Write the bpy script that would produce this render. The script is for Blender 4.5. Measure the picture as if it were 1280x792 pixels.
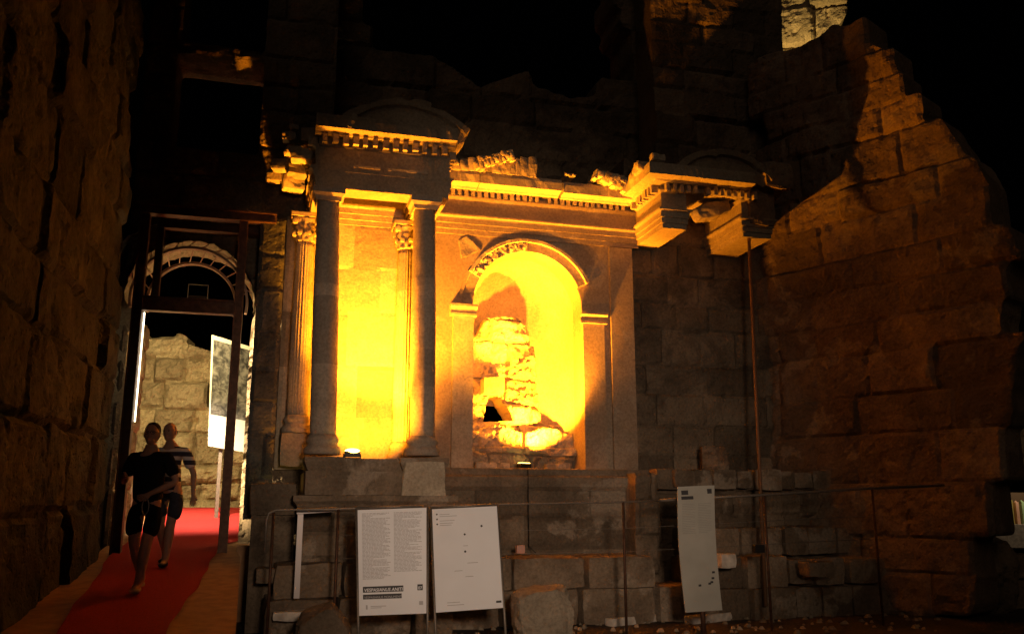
import bpy, math, random
import numpy as np
from mathutils import Vector, Matrix

# ------------------------------------------------------------------ clear
for o in list(bpy.data.objects): bpy.data.objects.remove(o)
scn = bpy.context.scene
COL = scn.collection
R = math.radians

# ------------------------------------------------------------------ camera
F = 1100.0; PITCH = math.atan(234/1100); EYE = 1.6
cam_d = bpy.data.cameras.new('camera'); cam = bpy.data.objects.new('camera', cam_d); COL.objects.link(cam)
cam.location = (0, 0, EYE); cam.rotation_euler = (math.pi/2+PITCH, 0, 0)
cam_d.sensor_width = 36; cam_d.lens = F/1280*36; cam_d.clip_end = 500; cam_d.clip_start = .05
scn.camera = cam
scn.render.resolution_x = 1024; scn.render.resolution_y = 633

# ------------------------------------------------------------------ world / light / exposure
w = bpy.data.worlds.new('World'); scn.world = w; w.use_nodes = True
nt = w.node_tree; bg = nt.nodes['Background']
sky = nt.nodes.new('ShaderNodeTexSky'); sky.sky_type = 'NISHITA'; sky.sun_disc = False
sky.sun_elevation = R(-4); sky.sun_rotation = R(150)
nt.links.new(sky.outputs[0], bg.inputs[0]); bg.inputs[1].default_value = 0.006
def light(name, kind, loc, power, color, target=None, **kw):
    d = bpy.data.lights.new(name, kind); o = bpy.data.objects.new(name, d); COL.objects.link(o)
    d.energy = power; d.color = color; o.location = loc
    for k, v in kw.items(): setattr(d, k, v)
    if target is not None:
        o.rotation_euler = (Vector(target)-Vector(loc)).to_track_quat('-Z', 'Y').to_euler()
    return o
# weak ambient glow of the town behind the photographer
light('town_glow', 'SUN', (0, -5, 8), 0.09, (1, .68, .44), target=(1.5, 12, 0), angle=R(30))
light('street_fill_light', 'SPOT', (1.2, -1.0, 2.7), 2000, (1, .70, .49), target=(.1, 11, 2.5),  # unseen spot added behind the camera as street light on the fronts
      spot_size=R(45), spot_blend=1.0, shadow_soft_size=.4)
scn.view_settings.view_transform = 'Standard'; scn.view_settings.look = 'None'
scn.view_settings.exposure = 0; scn.view_settings.gamma = 1; scn.view_settings.use_curve_mapping = False
scn.render.engine = 'CYCLES'

# ------------------------------------------------------------------ frames of reference
class Fr:
    def __init__(s, ox, oy, ang): s.o = (ox, oy); s.c = math.cos(ang); s.s = math.sin(ang)
    def W(s, u, v, z): return (s.o[0]+u*s.c-v*s.s, s.o[1]+u*s.s+v*s.c, z)
    def WA(s, P):
        P = np.asarray(P, float).reshape(-1, 3)
        return np.stack([s.o[0]+P[:, 0]*s.c-P[:, 1]*s.s, s.o[1]+P[:, 0]*s.s+P[:, 1]*s.c, P[:, 2]], 1)
    def L(s, px, py, v):
        d = ray(px, py); t = (v-s.s*s.o[0]+s.c*s.o[1])/(-s.s*d[0]+s.c*d[1])
        X, Y = d[0]*t, d[1]*t
        return ((X-s.o[0])*s.c+(Y-s.o[1])*s.s, EYE+d[2]*t)
def ray(px, py):
    a = px-640; b = 396-py
    return (a, F*math.cos(PITCH)-b*math.sin(PITCH), F*math.sin(PITCH)+b*math.cos(PITCH))
def at(px, py, Y):
    d = ray(px, py); t = Y/d[1]; return (d[0]*t, Y, EYE+d[2]*t)
_o = at(540, 630, 13.6)
M = Fr(_o[0], 13.6, R(15.5))        # monument frame: u along the facade, v into it
WF = Fr(0, 0, 0)

# ------------------------------------------------------------------ noise
def _h(i, j, k, s):
    n = (i*374761393+j*668265263+k*2147483647+s*974711) & 0xffffffff
    n = ((n ^ (n >> 13))*1274126177) & 0xffffffff
    n = ((n ^ (n >> 16))*2246822519) & 0xffffffff
    return ((n ^ (n >> 15)) & 0xffff)/65535.0
def vn(P, s=0):
    P = np.asarray(P, float); I = np.floor(P).astype(np.int64); f = P-I; f = f*f*(3-2*f)
    r = 0
    for a in (0, 1):
        for b in (0, 1):
            for c in (0, 1):
                wgt = (f[:, 0] if a else 1-f[:, 0])*(f[:, 1] if b else 1-f[:, 1])*(f[:, 2] if c else 1-f[:, 2])
                r = r+wgt*_h(I[:, 0]+a, I[:, 1]+b, I[:, 2]+c, s)
    return r*2-1
def fbm(P, s=0, oct=4):
    P = np.asarray(P, float); r = 0; a = 1
    for k in range(oct): r = r+a*vn(P*2**k+17.3*k, s+k); a *= .5
    return r/1.9
def fbm2(U, Z, sc, s=0, oct=4):
    sh = np.shape(U); P = np.stack([np.ravel(U)*sc, np.ravel(Z)*sc, np.zeros(np.size(U))+.37], 1)
    return fbm(P, s, oct).reshape(sh)

# ------------------------------------------------------------------ objects
def wl(o):
    v = Vector((0, 0, 0))
    while o: v += o.location; o = o.parent
    return v
def tag(o, label=None, cat=None, group=None, kind=None):
    if label: o['label'] = label
    if cat: o['category'] = cat
    if group: o['group'] = group
    if kind: o['kind'] = kind
    return o
def thing(name, loc, label, cat, group=None):
    o = bpy.data.objects.new(name, None); COL.objects.link(o); o.location = loc; o.empty_display_size = .2
    return tag(o, label, cat, group)
class MB:
    """collects geometry of one mesh, in world coordinates"""
    def __init__(s): s.V = []; s.F = []; s.n = 0; s.T = []; s.sm = []
    def add(s, V, Fc, tone=.5, smooth=False):
        V = np.asarray(V, float).reshape(-1, 3); s.V.append(V)
        Fc = [tuple(int(i)+s.n for i in f) for f in Fc]; s.F += Fc; s.n += len(V)
        s.T += list(tone) if hasattr(tone, '__len__') else [tone]*len(Fc)
        s.sm += [smooth]*len(Fc)
        return s
    def box(s, fr, u0, u1, v0, v1, z0, z1, tone=.5):
        P = [(u, v, z) for z in (z0, z1) for v in (v0, v1) for u in (u0, u1)]
        return s.add(fr.WA(P), [(0, 2, 3, 1), (4, 5, 7, 6), (0, 1, 5, 4), (2, 6, 7, 3), (0, 4, 6, 2), (1, 3, 7, 5)], tone)
    def tube(s, pts, r, n=8, smooth=True, closed_caps=True):
        pts = [Vector(p) for p in pts]; rs = r if hasattr(r, '__len__') else [r]*len(pts)
        V = []; up = None
        for i, p in enumerate(pts):
            t = (pts[min(i+1, len(pts)-1)]-pts[max(i-1, 0)]).normalized()
            if up is None:
                up = Vector((0, 0, 1)) if abs(t.z) < .9 else Vector((1, 0, 0))
            a = t.cross(up).normalized(); b = a.cross(t).normalized(); up = b
            for k in range(n):
                an = 2*math.pi*k/n; V.append(p+a*math.cos(an)*rs[i]+b*math.sin(an)*rs[i])
        Fc = [(i*n+k, i*n+(k+1) % n, (i+1)*n+(k+1) % n, (i+1)*n+k) for i in range(len(pts)-1) for k in range(n)]
        if closed_caps: Fc += [tuple(range(n))[::-1], tuple((len(pts)-1)*n+k for k in range(n))]
        return s.add([tuple(v) for v in V], Fc, .5, smooth)
    def beam(s, a, b, wd, ht, side=(1, 0, 0)):
        a = Vector(a); b = Vector(b); t = (b-a).normalized(); x = Vector(side); x = (x-t*x.dot(t)).normalized(); y = t.cross(x)
        V = [p+x*sx*wd/2+y*sy*ht/2 for p in (a, b) for sx, sy in ((-1, -1), (1, -1), (1, 1), (-1, 1))]
        return s.add([tuple(v) for v in V], [(0, 3, 2, 1), (4, 5, 6, 7), (0, 1, 5, 4), (1, 2, 6, 5), (2, 3, 7, 6), (3, 0, 4, 7)])
    def build(s, name, mat, parent=None, origin=None):
        V = np.concatenate(s.V) if s.V else np.zeros((0, 3))
        if parent: base = np.array(wl(parent))
        elif origin is not None: base = np.array(origin, float)
        else: base = np.array([V[:, 0].mean(), V[:, 1].mean(), V[:, 2].min()])
        me = bpy.data.meshes.new(name); me.from_pydata([tuple(v) for v in (V-base)], [], s.F); me.update()
        at_ = me.attributes.new('tone', 'FLOAT', 'FACE'); at_.data.foreach_set('value', np.array(s.T, np.float32))
        me.polygons.foreach_set('use_smooth', s.sm)
        me.materials.append(mat)
        o = bpy.data.objects.new(name, me); COL.objects.link(o)
        if parent: o.parent = parent
        else: o.location = base
        return o

def inpoly(U, Z, poly):
    U = np.asarray(U); Z = np.asarray(Z); r = np.zeros(U.shape, bool); n = len(poly)
    for i in range(n):
        x1, y1 = poly[i]; x2, y2 = poly[(i+1) % n]
        if y1 == y2: continue
        c = ((y1 > Z) != (y2 > Z)) & (U < (x2-x1)*(Z-y1)/(y2-y1)+x1)
        r ^= c
    return r

def slab(mb, fr, u0, u1, z0, z1, vf, thick, res=.05, seed=1, ch=(.35, .6), bw=(.6, 1.3), off=.03, gd=.05, gw=.022,
         amp=.02, keep=None, blockmix=.5, vfun=None, warp=.03, pits=0.0, smooth_iter=3, back=True, courses=None):
    """rough ashlar masonry: a relief of individually offset blocks with worn joints, given thickness"""
    rnd = random.Random(seed); rs = np.random.RandomState(seed)
    nu = max(2, int(round((u1-u0)/res))); nz = max(2, int(round((z1-z0)/res)))
    zc = list(courses) if courses else [z0]
    while zc[-1] < z1+.3: zc.append(zc[-1]+rnd.uniform(*ch))
    zc[0] -= 5; zc = np.array(zc)
    rows = []
    for _ in zc:
        x = [u0-rnd.uniform(.1, 1)]
        while x[-1] < u1+1: x.append(x[-1]+rnd.uniform(*bw))
        rows.append(np.array(x))
    def layout(U, Z):
        Uw = U+warp*fbm2(U, Z, 1.6, seed+3, 3); Zw = Z+warp*fbm2(U, Z, 1.3, seed+9, 3)+.05*np.sin(U*.5+seed)
        ci = np.clip(np.searchsorted(zc, Zw)-1, 0, len(zc)-2)
        dz = np.minimum(Zw-zc[ci], zc[ci+1]-Zw); bi = np.zeros(U.shape, int); du = np.zeros(U.shape); bc = np.zeros(U.shape)
        for c in np.unique(ci):
            m = ci == c; x = rows[c]; b = np.clip(np.searchsorted(x, Uw[m])-1, 0, len(x)-2)
            bi[m] = b; du[m] = np.minimum(Uw[m]-x[b], x[b+1]-Uw[m]); bc[m] = (x[b]+x[b+1])/2
        return ci, bi, dz, du, bc, (np.where(ci == 0, z0, zc[ci])+zc[ci+1])/2
    U, Z = np.meshgrid(np.linspace(u0, u1, nu+1), np.linspace(z0, z1, nz+1))
    ci, bi, dz, du, bc, zm = layout(U, Z)
    bh = _h(ci.astype(np.int64), bi.astype(np.int64), np.zeros_like(ci, dtype=np.int64), seed)
    bt = _h(ci.astype(np.int64), bi.astype(np.int64), np.ones_like(ci, dtype=np.int64), seed+5)
    gwn = gw*(1.2+1.1*np.clip(fbm2(U, Z, 2.7, seed+21, 3), -.7, 1))
    # rounded-square distance so that corners chip away
    dj = np.minimum(dz, du); dj = dj-np.clip(.05-np.abs(dz-du), 0, 1)*.35
    V = (bh-.5)*2*off+gd*np.exp(-(np.clip(dj, 0, 9)/gwn)**2)+amp*fbm2(U, Z, 2.2, seed+31, 5)+amp*.45*fbm2(U, Z, 9, seed+41, 3)+amp*.7*np.abs(fbm2(U, Z, 4.5, seed+43, 4))
    if pits: V = V+pits*np.clip(fbm2(U, Z, 3.5, seed+51, 4)-.25, 0, 1)
    if vfun is not None: V = V+vfun(U, Z)
    Uc = (U[:-1, :-1]+U[1:, 1:])/2; Zc = (Z[:-1, :-1]+Z[1:, 1:])/2
    c2, b2, _, _, bc2, zm2 = layout(Uc, Zc)
    t2 = _h(c2.astype(np.int64), b2.astype(np.int64), np.ones_like(c2, dtype=np.int64), seed+5)
    if keep is not None:
        k = keep(Uc*(1-blockmix)+bc2*blockmix, Zc*(1-blockmix)+zm2*blockmix, Uc, Zc)
    else: k = np.ones(Uc.shape, bool)
    idx = np.arange(U.size).reshape(U.shape)
    a, b, c, d = idx[:-1, :-1][k], idx[:-1, 1:][k], idx[1:, 1:][k], idx[1:, :-1][k]
    faces = np.stack([a, b, c, d], 1); tones = t2[k]
    # boundary edges
    E = np.concatenate([faces[:, [0, 1]], faces[:, [1, 2]], faces[:, [2, 3]], faces[:, [3, 0]]])
    key = E.min(1)*U.size+E.max(1); uq, inv, cnt = np.unique(key, return_inverse=True, return_counts=True)
    be = E[cnt[inv.ravel()] == 1]
    Uf, Zf, Vf = U.ravel().copy(), Z.ravel().copy(), V.ravel().copy()+vf
    Uf += .012*fbm2(Uf, Zf, 5, seed+61, 2); Zf += .012*fbm2(Uf, Zf, 5, seed+62, 2)
    for _ in range(smooth_iter):
        su = np.zeros(U.size); sz = np.zeros(U.size); n = np.zeros(U.size)
        for x, y in ((0, 1), (1, 0)):
            np.add.at(su, be[:, x], Uf[be[:, y]]); np.add.at(sz, be[:, x], Zf[be[:, y]]); np.add.at(n, be[:, x], 1)
        m = n > 1
        inner = m & (Uf > u0+.01) & (Uf < u1-.01) & (Zf > z0+.01)
        Uf[inner] = .5*Uf[inner]+.5*su[inner]/n[inner]; Zf[inner] = .5*Zf[inner]+.5*sz[inner]/n[inner]
    bd = np.unique(be)
    Vf[bd] += .025
    used = np.unique(faces); remap = -np.ones(U.size, int); remap[used] = np.arange(len(used))
    P = np.stack([Uf, Vf, Zf], 1)[used]; nF = len(P)
    if thick is None:
        mb.add(fr.WA(P), remap[faces], tones, True); return
    B = P.copy(); B[:, 1] = vf+thick+.03*fbm(P, seed+71, 2)
    Fc = [tuple(f) for f in remap[faces]]; T = list(tones)
    Fc += [tuple(f[::-1]+nF) for f in remap[faces]]; T += list(tones)
    # side quads in three steps for roughness are not needed: one quad
    vt = {}
    for (x, y) in be:
        Fc.append((remap[y], remap[x], remap[x]+nF, remap[y]+nF)); T.append(.5)
    mb.add(fr.WA(np.concatenate([P, B])), Fc, T, False)

def rblock(mb, fr, c, size, seed, rough=.03, rnd=.12, rot=0, tilt=0, n=9, tone=None, taper=0):
    """a worn squared stone"""
    V = []; Fc = []; m = {}
    def vid(p):
        q = tuple(p)
        if q not in m: m[q] = len(V); V.append(q)
        return m[q]
    for ax in range(3):
        for sg in (0, n):
            for i in range(n):
                for j in range(n):
                    q = []
                    for (a, b) in ((i, j), (i+1, j), (i+1, j+1), (i, j+1)):
                        p = [0, 0, 0]; p[ax] = sg; p[(ax+1) % 3] = a; p[(ax+2) % 3] = b; q.append(vid(p))
                    Fc.append(q if sg else q[::-1])
    P = np.array(V, float)/n*2-1
    L2 = np.linalg.norm(P, axis=1, keepdims=True); mx = np.abs(P).max(1, keepdims=True)
    P = P*(1-rnd*(L2/mx-1)/.73)
    P[:, 0] *= 1-taper*(P[:, 2]*.5+.5)
    sz = np.array(size)/2; Q = P*sz
    N = P/np.linalg.norm(P, axis=1, keepdims=True)
    Q = Q+N*(fbm(Q*3.2+seed*7.1, seed, 4)*rough*1.6+fbm(Q*11+seed, seed+3, 2)*rough*.4)[:, None]
    ct, st = math.cos(tilt), math.sin(tilt); x = Q[:, 0]*ct-Q[:, 2]*st; z = Q[:, 0]*st+Q[:, 2]*ct
    cr, sr = math.cos(rot), math.sin(rot); X = x*cr-Q[:, 1]*sr; Y = x*sr+Q[:, 1]*cr
    Q = np.stack([X+c[0], Y+c[1], z+c[2]], 1)
    mb.add(fr.WA(Q), Fc, random.Random(seed).random() if tone is None else tone, False)

def sweep(mb, fr, prof, path, seed=0, chip=.01, tone=.5, closed=False, caps=True, step=.06, gaps=None):
    """extrude profile [(offset outwards, z)] along a path of (u,v) points whose outward side is to the right"""
    pts = []
    for i in range(len(path)-1):
        a = np.array(path[i], float); b = np.array(path[i+1], float); n = max(1, int(np.linalg.norm(b-a)/step))
        for k in range(n): pts.append((a+(b-a)*k/n, i, k == 0))
    pts.append((np.array(path[-1], float), len(path)-2, True))
    nrm = []
    for i in range(len(path)-1):
        d = np.array(path[i+1], float)-np.array(path[i], float); d /= np.linalg.norm(d); nrm.append(np.array([d[1], -d[0]]))
    V = []; m = len(prof)
    for p, i, corner in pts:
        if corner and 0 < i < len(path)-1 and np.allclose(p, path[i]):
            a, b = nrm[i-1], nrm[i]; nn = (a+b)/(1+a.dot(b))
        else: nn = nrm[i]
        for (o, z) in prof: V.append((p[0]+nn[0]*o, p[1]+nn[1]*o, z))
    V = np.array(V); omax = max(o for o, _ in prof)
    D = fbm(V*4, seed, 4)[:, None]; E_ = fbm(V*14, seed+7, 2)[:, None]
    wgt = np.array([.3+.7*max(0, o)/max(omax, 1e-3) for o, _ in prof]*len(pts))[:, None]
    C = np.array([[sum(n[0] for n in nrm)/len(nrm), sum(n[1] for n in nrm)/len(nrm), -.3]])
    V = V-C*(np.clip(D, 0, 1)*chip*3+E_*chip*.5)*wgt
    Fc = [(i*m+j, i*m+(j+1) % m, (i+1)*m+(j+1) % m, (i+1)*m+j) for i in range(len(pts)-1) for j in range(m)]
    if gaps:
        cen = lambda f: np.mean([V[q] for q in f], axis=0)
    if caps: Fc += [tuple(range(m))[::-1], tuple((len(pts)-1)*m+j for j in range(m))]
    mb.add(fr.WA(V), [tuple(reversed(f)) for f in Fc], tone, False)

def lathe(mb, fr, c, prof, n=32, fl=0, fld=0, seed=0, rough=.004, lean=(0, 0), tone=.5, smooth=True, arc=None, lobes=0, lobed=0):
    """profile [(radius, z)]; fl flutes of depth fld"""
    V = []; nn = n
    z0 = prof[0][1]; zl = prof[-1][1]
    for r, z in prof:
        for k in range(nn):
            a = 2*math.pi*k/nn; rr = r
            if fl: rr -= fld*abs(math.sin(a*fl/2))**.6 if fld > 0 else 0
            if lobes: rr += lobed*math.cos(a*lobes+(1.57 if int(z*14) % 2 else 0))
            t = (z-z0)/max(zl-z0, 1e-6)
            V.append((c[0]+rr*math.cos(a)+lean[0]*t, c[1]+rr*math.sin(a)+lean[1]*t, z))
    V = np.array(V)
    if rough:
        nrm = V-np.array([c[0], c[1], 0]); nrm[:, 2] = 0; nrm /= np.linalg.norm(nrm, axis=1, keepdims=True)+1e-6
        V = V-nrm*(np.clip(fbm(V*5, seed, 4), 0, 1)*rough*3+fbm(V*16, seed+2, 2)*rough)[:, None]
    Fc = [(i*nn+k, i*nn+(k+1) % nn, (i+1)*nn+(k+1) % nn, (i+1)*nn+k) for i in range(len(prof)-1) for k in range(nn)]
    Fc += [tuple(range(nn))[::-1], tuple((len(prof)-1)*nn+k for k in range(nn))]
    mb.add(fr.WA(V), Fc, tone, smooth)

# ------------------------------------------------------------------ materials
def mat(name): m = bpy.data.materials.new(name); m.use_nodes = True; return m, m.node_tree.nodes, m.node_tree.links
def flat(name, col, rough=.7, metal=0, spec=.3, noise=0, nscale=30, bump=0):
    m, n, l = mat(name); b = n['Principled BSDF']; b.inputs['Base Color'].default_value = (*col, 1)
    b.inputs['Roughness'].default_value = rough; b.inputs['Metallic'].default_value = metal
    b.inputs['Specular IOR Level'].default_value = spec
    if noise or bump:
        tc = n.new('ShaderNodeTexCoord'); no = n.new('ShaderNodeTexNoise'); no.inputs['Scale'].default_value = nscale; no.inputs['Detail'].default_value = 6
        l.new(tc.outputs['Object'], no.inputs['Vector'])
        if noise:
            r = n.new('ShaderNodeValToRGB'); r.color_ramp.elements[0].position = .3; r.color_ramp.elements[1].position = .7
            r.color_ramp.elements[0].color = (*[c*(1-noise) for c in col], 1); r.color_ramp.elements[1].color = (*[min(1, c*(1+noise)) for c in col], 1)
            l.new(no.outputs[0], r.inputs[0]); l.new(r.outputs[0], b.inputs['Base Color'])
        if bump:
            bp = n.new('ShaderNodeBump'); bp.inputs['Strength'].default_value = bump; bp.inputs['Distance'].default_value = .01
            l.new(no.outputs[0], bp.inputs['Height']); l.new(bp.outputs[0], b.inputs['Normal'])
    return m
def emit(name, col, st):
    m, n, l = mat(name); b = n['Principled BSDF']; b.inputs['Base Color'].default_value = (*col, 1)
    b.inputs['Emission Color'].default_value = (*col, 1); b.inputs['Emission Strength'].default_value = st; return m
def stone(name, dark, light_, stain=(.1, .085, .07), stain_amt=.5, bump=.5, bscale=9, pit=.5, rough=.9, patch=0, patchcol=(.5, .46, .4)):
    m, n, l = mat(name); b = n['Principled BSDF']; b.inputs['Roughness'].default_value = rough; b.inputs['Specular IOR Level'].default_value = .2
    g = n.new('ShaderNodeNewGeometry')
    def noise(sc, det=6, ro=.6, dist=0):
        x = n.new('ShaderNodeTexNoise'); x.inputs['Scale'].default_value = sc; x.inputs['Detail'].default_value = det
        x.inputs['Roughness'].default_value = ro; x.inputs['Distortion'].default_value = dist; l.new(g.outputs['Position'], x.inputs['Vector']); return x
    def ramp(src, p0, p1, c0=(0, 0, 0), c1=(1, 1, 1)):
        r = n.new('ShaderNodeValToRGB'); r.color_ramp.elements[0].position = p0; r.color_ramp.elements[1].position = p1
        r.color_ramp.elements[0].color = (*c0, 1); r.color_ramp.elements[1].color = (*c1, 1); l.new(src, r.inputs[0]); return r
    def mix(f, a, bb, mode='MIX'):
        x = n.new('ShaderNodeMixRGB'); x.blend_type = mode
        for s_, v in ((0, f), (1, a), (2, bb)):
            if hasattr(v, 'is_linked') or hasattr(v, 'links'): l.new(v, x.inputs[s_])
            else: x.inputs[s_].default_value = v if s_ == 0 else (*v, 1)
        return x
    tn = n.new('ShaderNodeAttribute'); tn.attribute_name = 'tone'
    n1 = noise(1.7, 8); r1 = ramp(n1.outputs[0], .3, .72, dark, light_)
    tr = ramp(tn.outputs['Fac'], 0, 1, (.62, .60, .58), (1.25, 1.22, 1.18))
    c = mix(1.0, r1.outputs[0], tr.outputs[0], 'MULTIPLY')
    n2 = noise(.9, 9, .7, .6); r2 = ramp(n2.outputs[0], .48, .62)
    m2 = n.new('ShaderNodeMath'); m2.operation = 'MULTIPLY'; m2.inputs[1].default_value = stain_amt; l.new(r2.outputs[0], m2.inputs[0])
    c2 = mix(m2.outputs[0], c.outputs[0], stain)
    out = c2
    if patch:
        n4 = noise(1.1, 7, .6, .3); r4 = ramp(n4.outputs[0], .56, .6)
        m4 = n.new('ShaderNodeMath'); m4.operation = 'MULTIPLY'; m4.inputs[1].default_value = patch; l.new(r4.outputs[0], m4.inputs[0])
        out = mix(m4.outputs[0], out.outputs[0], patchcol)
    n3 = noise(26, 5, .7); r3 = ramp(n3.outputs[0], .3, .6, (.68, .66, .62), (1.08, 1.06, 1.03))
    out = mix(1.0, out.outputs[0], r3.outputs[0], 'MULTIPLY')
    l.new(out.outputs[0], b.inputs['Base Color'])
    vo = n.new('ShaderNodeTexVoronoi'); vo.inputs['Scale'].default_value = bscale*2.2; l.new(g.outputs['Position'], vo.inputs['Vector'])
    rv = ramp(vo.outputs['Distance'], .0, .35); mv = n.new('ShaderNodeMath'); mv.operation = 'MULTIPLY'; mv.inputs[1].default_value = pit; l.new(rv.outputs[0], mv.inputs[0])
    nb = noise(bscale, 10, .65); ad = n.new('ShaderNodeMath'); ad.operation = 'ADD'; l.new(nb.outputs[0], ad.inputs[0]); l.new(mv.outputs[0], ad.inputs[1])
    bp = n.new('ShaderNodeBump'); bp.inputs['Strength'].default_value = bump; bp.inputs['Distance'].default_value = .04
    l.new(ad.outputs[0], bp.inputs['Height']); l.new(bp.outputs[0], b.inputs['Normal'])
    return m
S_wall = stone('weathered_limestone', (.19, .15, .115), (.34, .28, .21), stain=(.09, .075, .06), stain_amt=.6, bump=.8, bscale=7)
S_dark = stone('dark_limestone', (.13, .105, .08), (.25, .205, .155), stain=(.05, .042, .035), stain_amt=.7, bump=.8, bscale=6)  # darker-toned limestone with dark stains
S_left = stone('shade_dark_limestone', (.055, .062, .066), (.115, .126, .13), stain=(.03, .03, .028), stain_amt=.7, bump=.9, bscale=8)  # shade put into the colour: darkened and cooled against orange bounce light
S_marble = stone('old_marble', (.34, .30, .24), (.46, .41, .33), stain=(.2, .17, .13), stain_amt=.35, bump=.35, bscale=9, pit=.3)
S_plaster = stone('restored_smooth_stone', (.29, .235, .18), (.35, .29, .22), stain=(.22, .18, .14), stain_amt=.5, bump=.12, bscale=5, pit=.15, patch=.35, patchcol=(.40, .36, .30))
S_column = stone('grey_column_stone', (.30, .26, .215), (.38, .33, .28), stain=(.2, .17, .14), stain_amt=.45, bump=.2, bscale=8, pit=.2)
S_podium = stone('podium_stone', (.17, .135, .10), (.29, .235, .18), stain=(.1, .08, .06), stain_amt=.6, bump=.5, bscale=7, patch=.55, patchcol=(.42, .36, .29))
S_right = stone('reddish_conglomerate', (.15, .11, .08), (.26, .195, .145), stain=(.11, .085, .06), stain_amt=.55, bump=.7, bscale=6, patch=.3, patchcol=(.42, .35, .27))
S_gold = stone('pale_tower_limestone', (.40, .34, .23), (.56, .49, .35), stain=(.26, .21, .14), stain_amt=.45, bump=.9, bscale=6)
S_rock = stone('boulder_stone', (.26, .23, .18), (.36, .32, .25), stain=(.18, .15, .12), stain_amt=.4, bump=.5, bscale=8)
M_steel = flat('rusty_steel', (.095, .048, .03), .55, .35, noise=.35, nscale=14, bump=.2)
M_arch = flat('painted_steel_arch', (.34, .22, .15), .5, .2, noise=.2, nscale=10)
M_rail = flat('weathered_rail_metal', (.22, .19, .16), .5, .5, noise=.2)
M_alu = flat('grey_aluminium', (.30, .28, .28), .45, .6)
M_black = flat('black_metal', (.02, .02, .02), .5, .3)
M_white = flat('printed_white_panel', (.80, .83, .88), .45, noise=.03, nscale=3)
M_white2 = flat('dimmed_white_panel', (.42, .42, .38), .6, noise=.10, nscale=3)  # copy of the white panel, colour dimmed to offset overexposure on the poster
M_ink = flat('dark_print', (.05, .05, .055), .6)
M_grey = flat('grey_print', (.48, .48, .50), .6)
M_carpet = flat('red_carpet_pile', (.32, .028, .026), .95, 0, .1, noise=.18, nscale=60, bump=.6)
M_wood = flat('sandy_ramp_board', (.33, .19, .10), .8, noise=.22, nscale=7, bump=.3)
M_kerb = flat('pale_kerb_stone', (.62, .57, .50), .85, noise=.3, nscale=9, bump=.7)
M_glow = emit('lamp_glass_lit', (1, .62, .12), 12)
M_edge_glow = emit('post_edge_lit', (1, .86, .6), 5)  # emission standing in for a lit post edge

# ------------------------------------------------------------------ ground (structure)
def ground_mat():
    m, n, l = mat('dusty_asphalt_and_gravel'); b = n['Principled BSDF']; b.inputs['Roughness'].default_value = .9; b.inputs['Specular IOR Level'].default_value = .2
    g = n.new('ShaderNodeNewGeometry')
    a = n.new('ShaderNodeTexNoise'); a.inputs['Scale'].default_value = .7; a.inputs['Detail'].default_value = 8; l.new(g.outputs['Position'], a.inputs['Vector'])
    r = n.new('ShaderNodeValToRGB'); r.color_ramp.elements[0].position = .35; r.color_ramp.elements[1].position = .7
    r.color_ramp.elements[0].color = (.05, .042, .034, 1); r.color_ramp.elements[1].color = (.105, .085, .065, 1)
    l.new(a.outputs[0], r.inputs[0])
    v = n.new('ShaderNodeTexVoronoi'); v.inputs['Scale'].default_value = 28; l.new(g.outputs['Position'], v.inputs['Vector'])
    r2 = n.new('ShaderNodeValToRGB'); r2.color_ramp.elements[0].position = .1; r2.color_ramp.elements[1].position = .5
    r2.color_ramp.elements[0].color = (1.6, 1.5, 1.4, 1); r2.color_ramp.elements[1].color = (.7, .7, .7, 1)
    l.new(v.outputs['Distance'], r2.inputs[0])
    mx = n.new('ShaderNodeMixRGB'); mx.blend_type = 'MULTIPLY'; mx.inputs[0].default_value = 1; l.new(r.outputs[0], mx.inputs[1]); l.new(r2.outputs[0], mx.inputs[2])
    l.new(mx.outputs[0], b.inputs['Base Color'])
    bp = n.new('ShaderNodeBump'); bp.inputs['Strength'].default_value = .6; bp.inputs['Distance'].default_value = .02
    l.new(v.outputs['Distance'], bp.inputs['Height']); l.new(bp.outputs[0], b.inputs['Normal']); return m
m = MB()
gx = np.concatenate([[-90, -40], np.arange(-12, 16, .35), [40, 90]]); gy = np.concatenate([[-40, -10], np.arange(1, 18, .35), [40, 120]])
GX, GY = np.meshgrid(gx, gy); GZ = .035*fbm2(GX, GY, .8, 5)*(np.abs(GX) < 14)*(GY < 17)*(GY > 1)
idx = np.arange(GX.size).reshape(GX.shape)
m.add(np.stack([GX.ravel(), GY.ravel(), GZ.ravel()], 1), np.stack([idx[:-1, :-1].ravel(), idx[:-1, 1:].ravel(), idx[1:, 1:].ravel(), idx[1:, :-1].ravel()], 1), .5, True)
tag(m.build('ground', ground_mat(), origin=(0, 0, 0)), kind='structure')

# ramp walkway through the gate
def zr(v): return 1.02+.09*min(v, 5.5)+(.0 if v < 5.5 else .0)
UL = -4.42
def ur(v): return -2.72+max(0, -v-.6)*.02 if v < -.6 else -2.78
m = MB(); vs = [-11.3]+list(np.arange(-10, 9, .5))+[12]
V = []
for v in vs:
    for (u, dz) in ((UL-.1, -1.3), (UL-.1, 0), (ur(v) if v < .3 else ur(v)+1.6, 0), (ur(v) if v < .3 else ur(v)+1.6, -1.3)): V.append((u, v, zr(v)+dz))
V = np.array(V)
m.add(M.WA(V), [(i*4+j, (i+1)*4+j, (i+1)*4+j+1, i*4+j+1) for i in range(len(vs)-1) for j in range(3)]+[(0, 1, 2, 3)])
tag(m.build('walkway', M_wood), kind='structure')
m = MB(); CL = lambda v: -4.30+(max(0, -v-1)*.065 if v < -1 else 0); CR = lambda v: -3.02+(max(0, -v-1)*-.035 if v < 0 else (.25 if v > .6 else v*.4))
V = []; vs2 = list(np.arange(-10, 8.1, .2)); nk = 8
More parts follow.
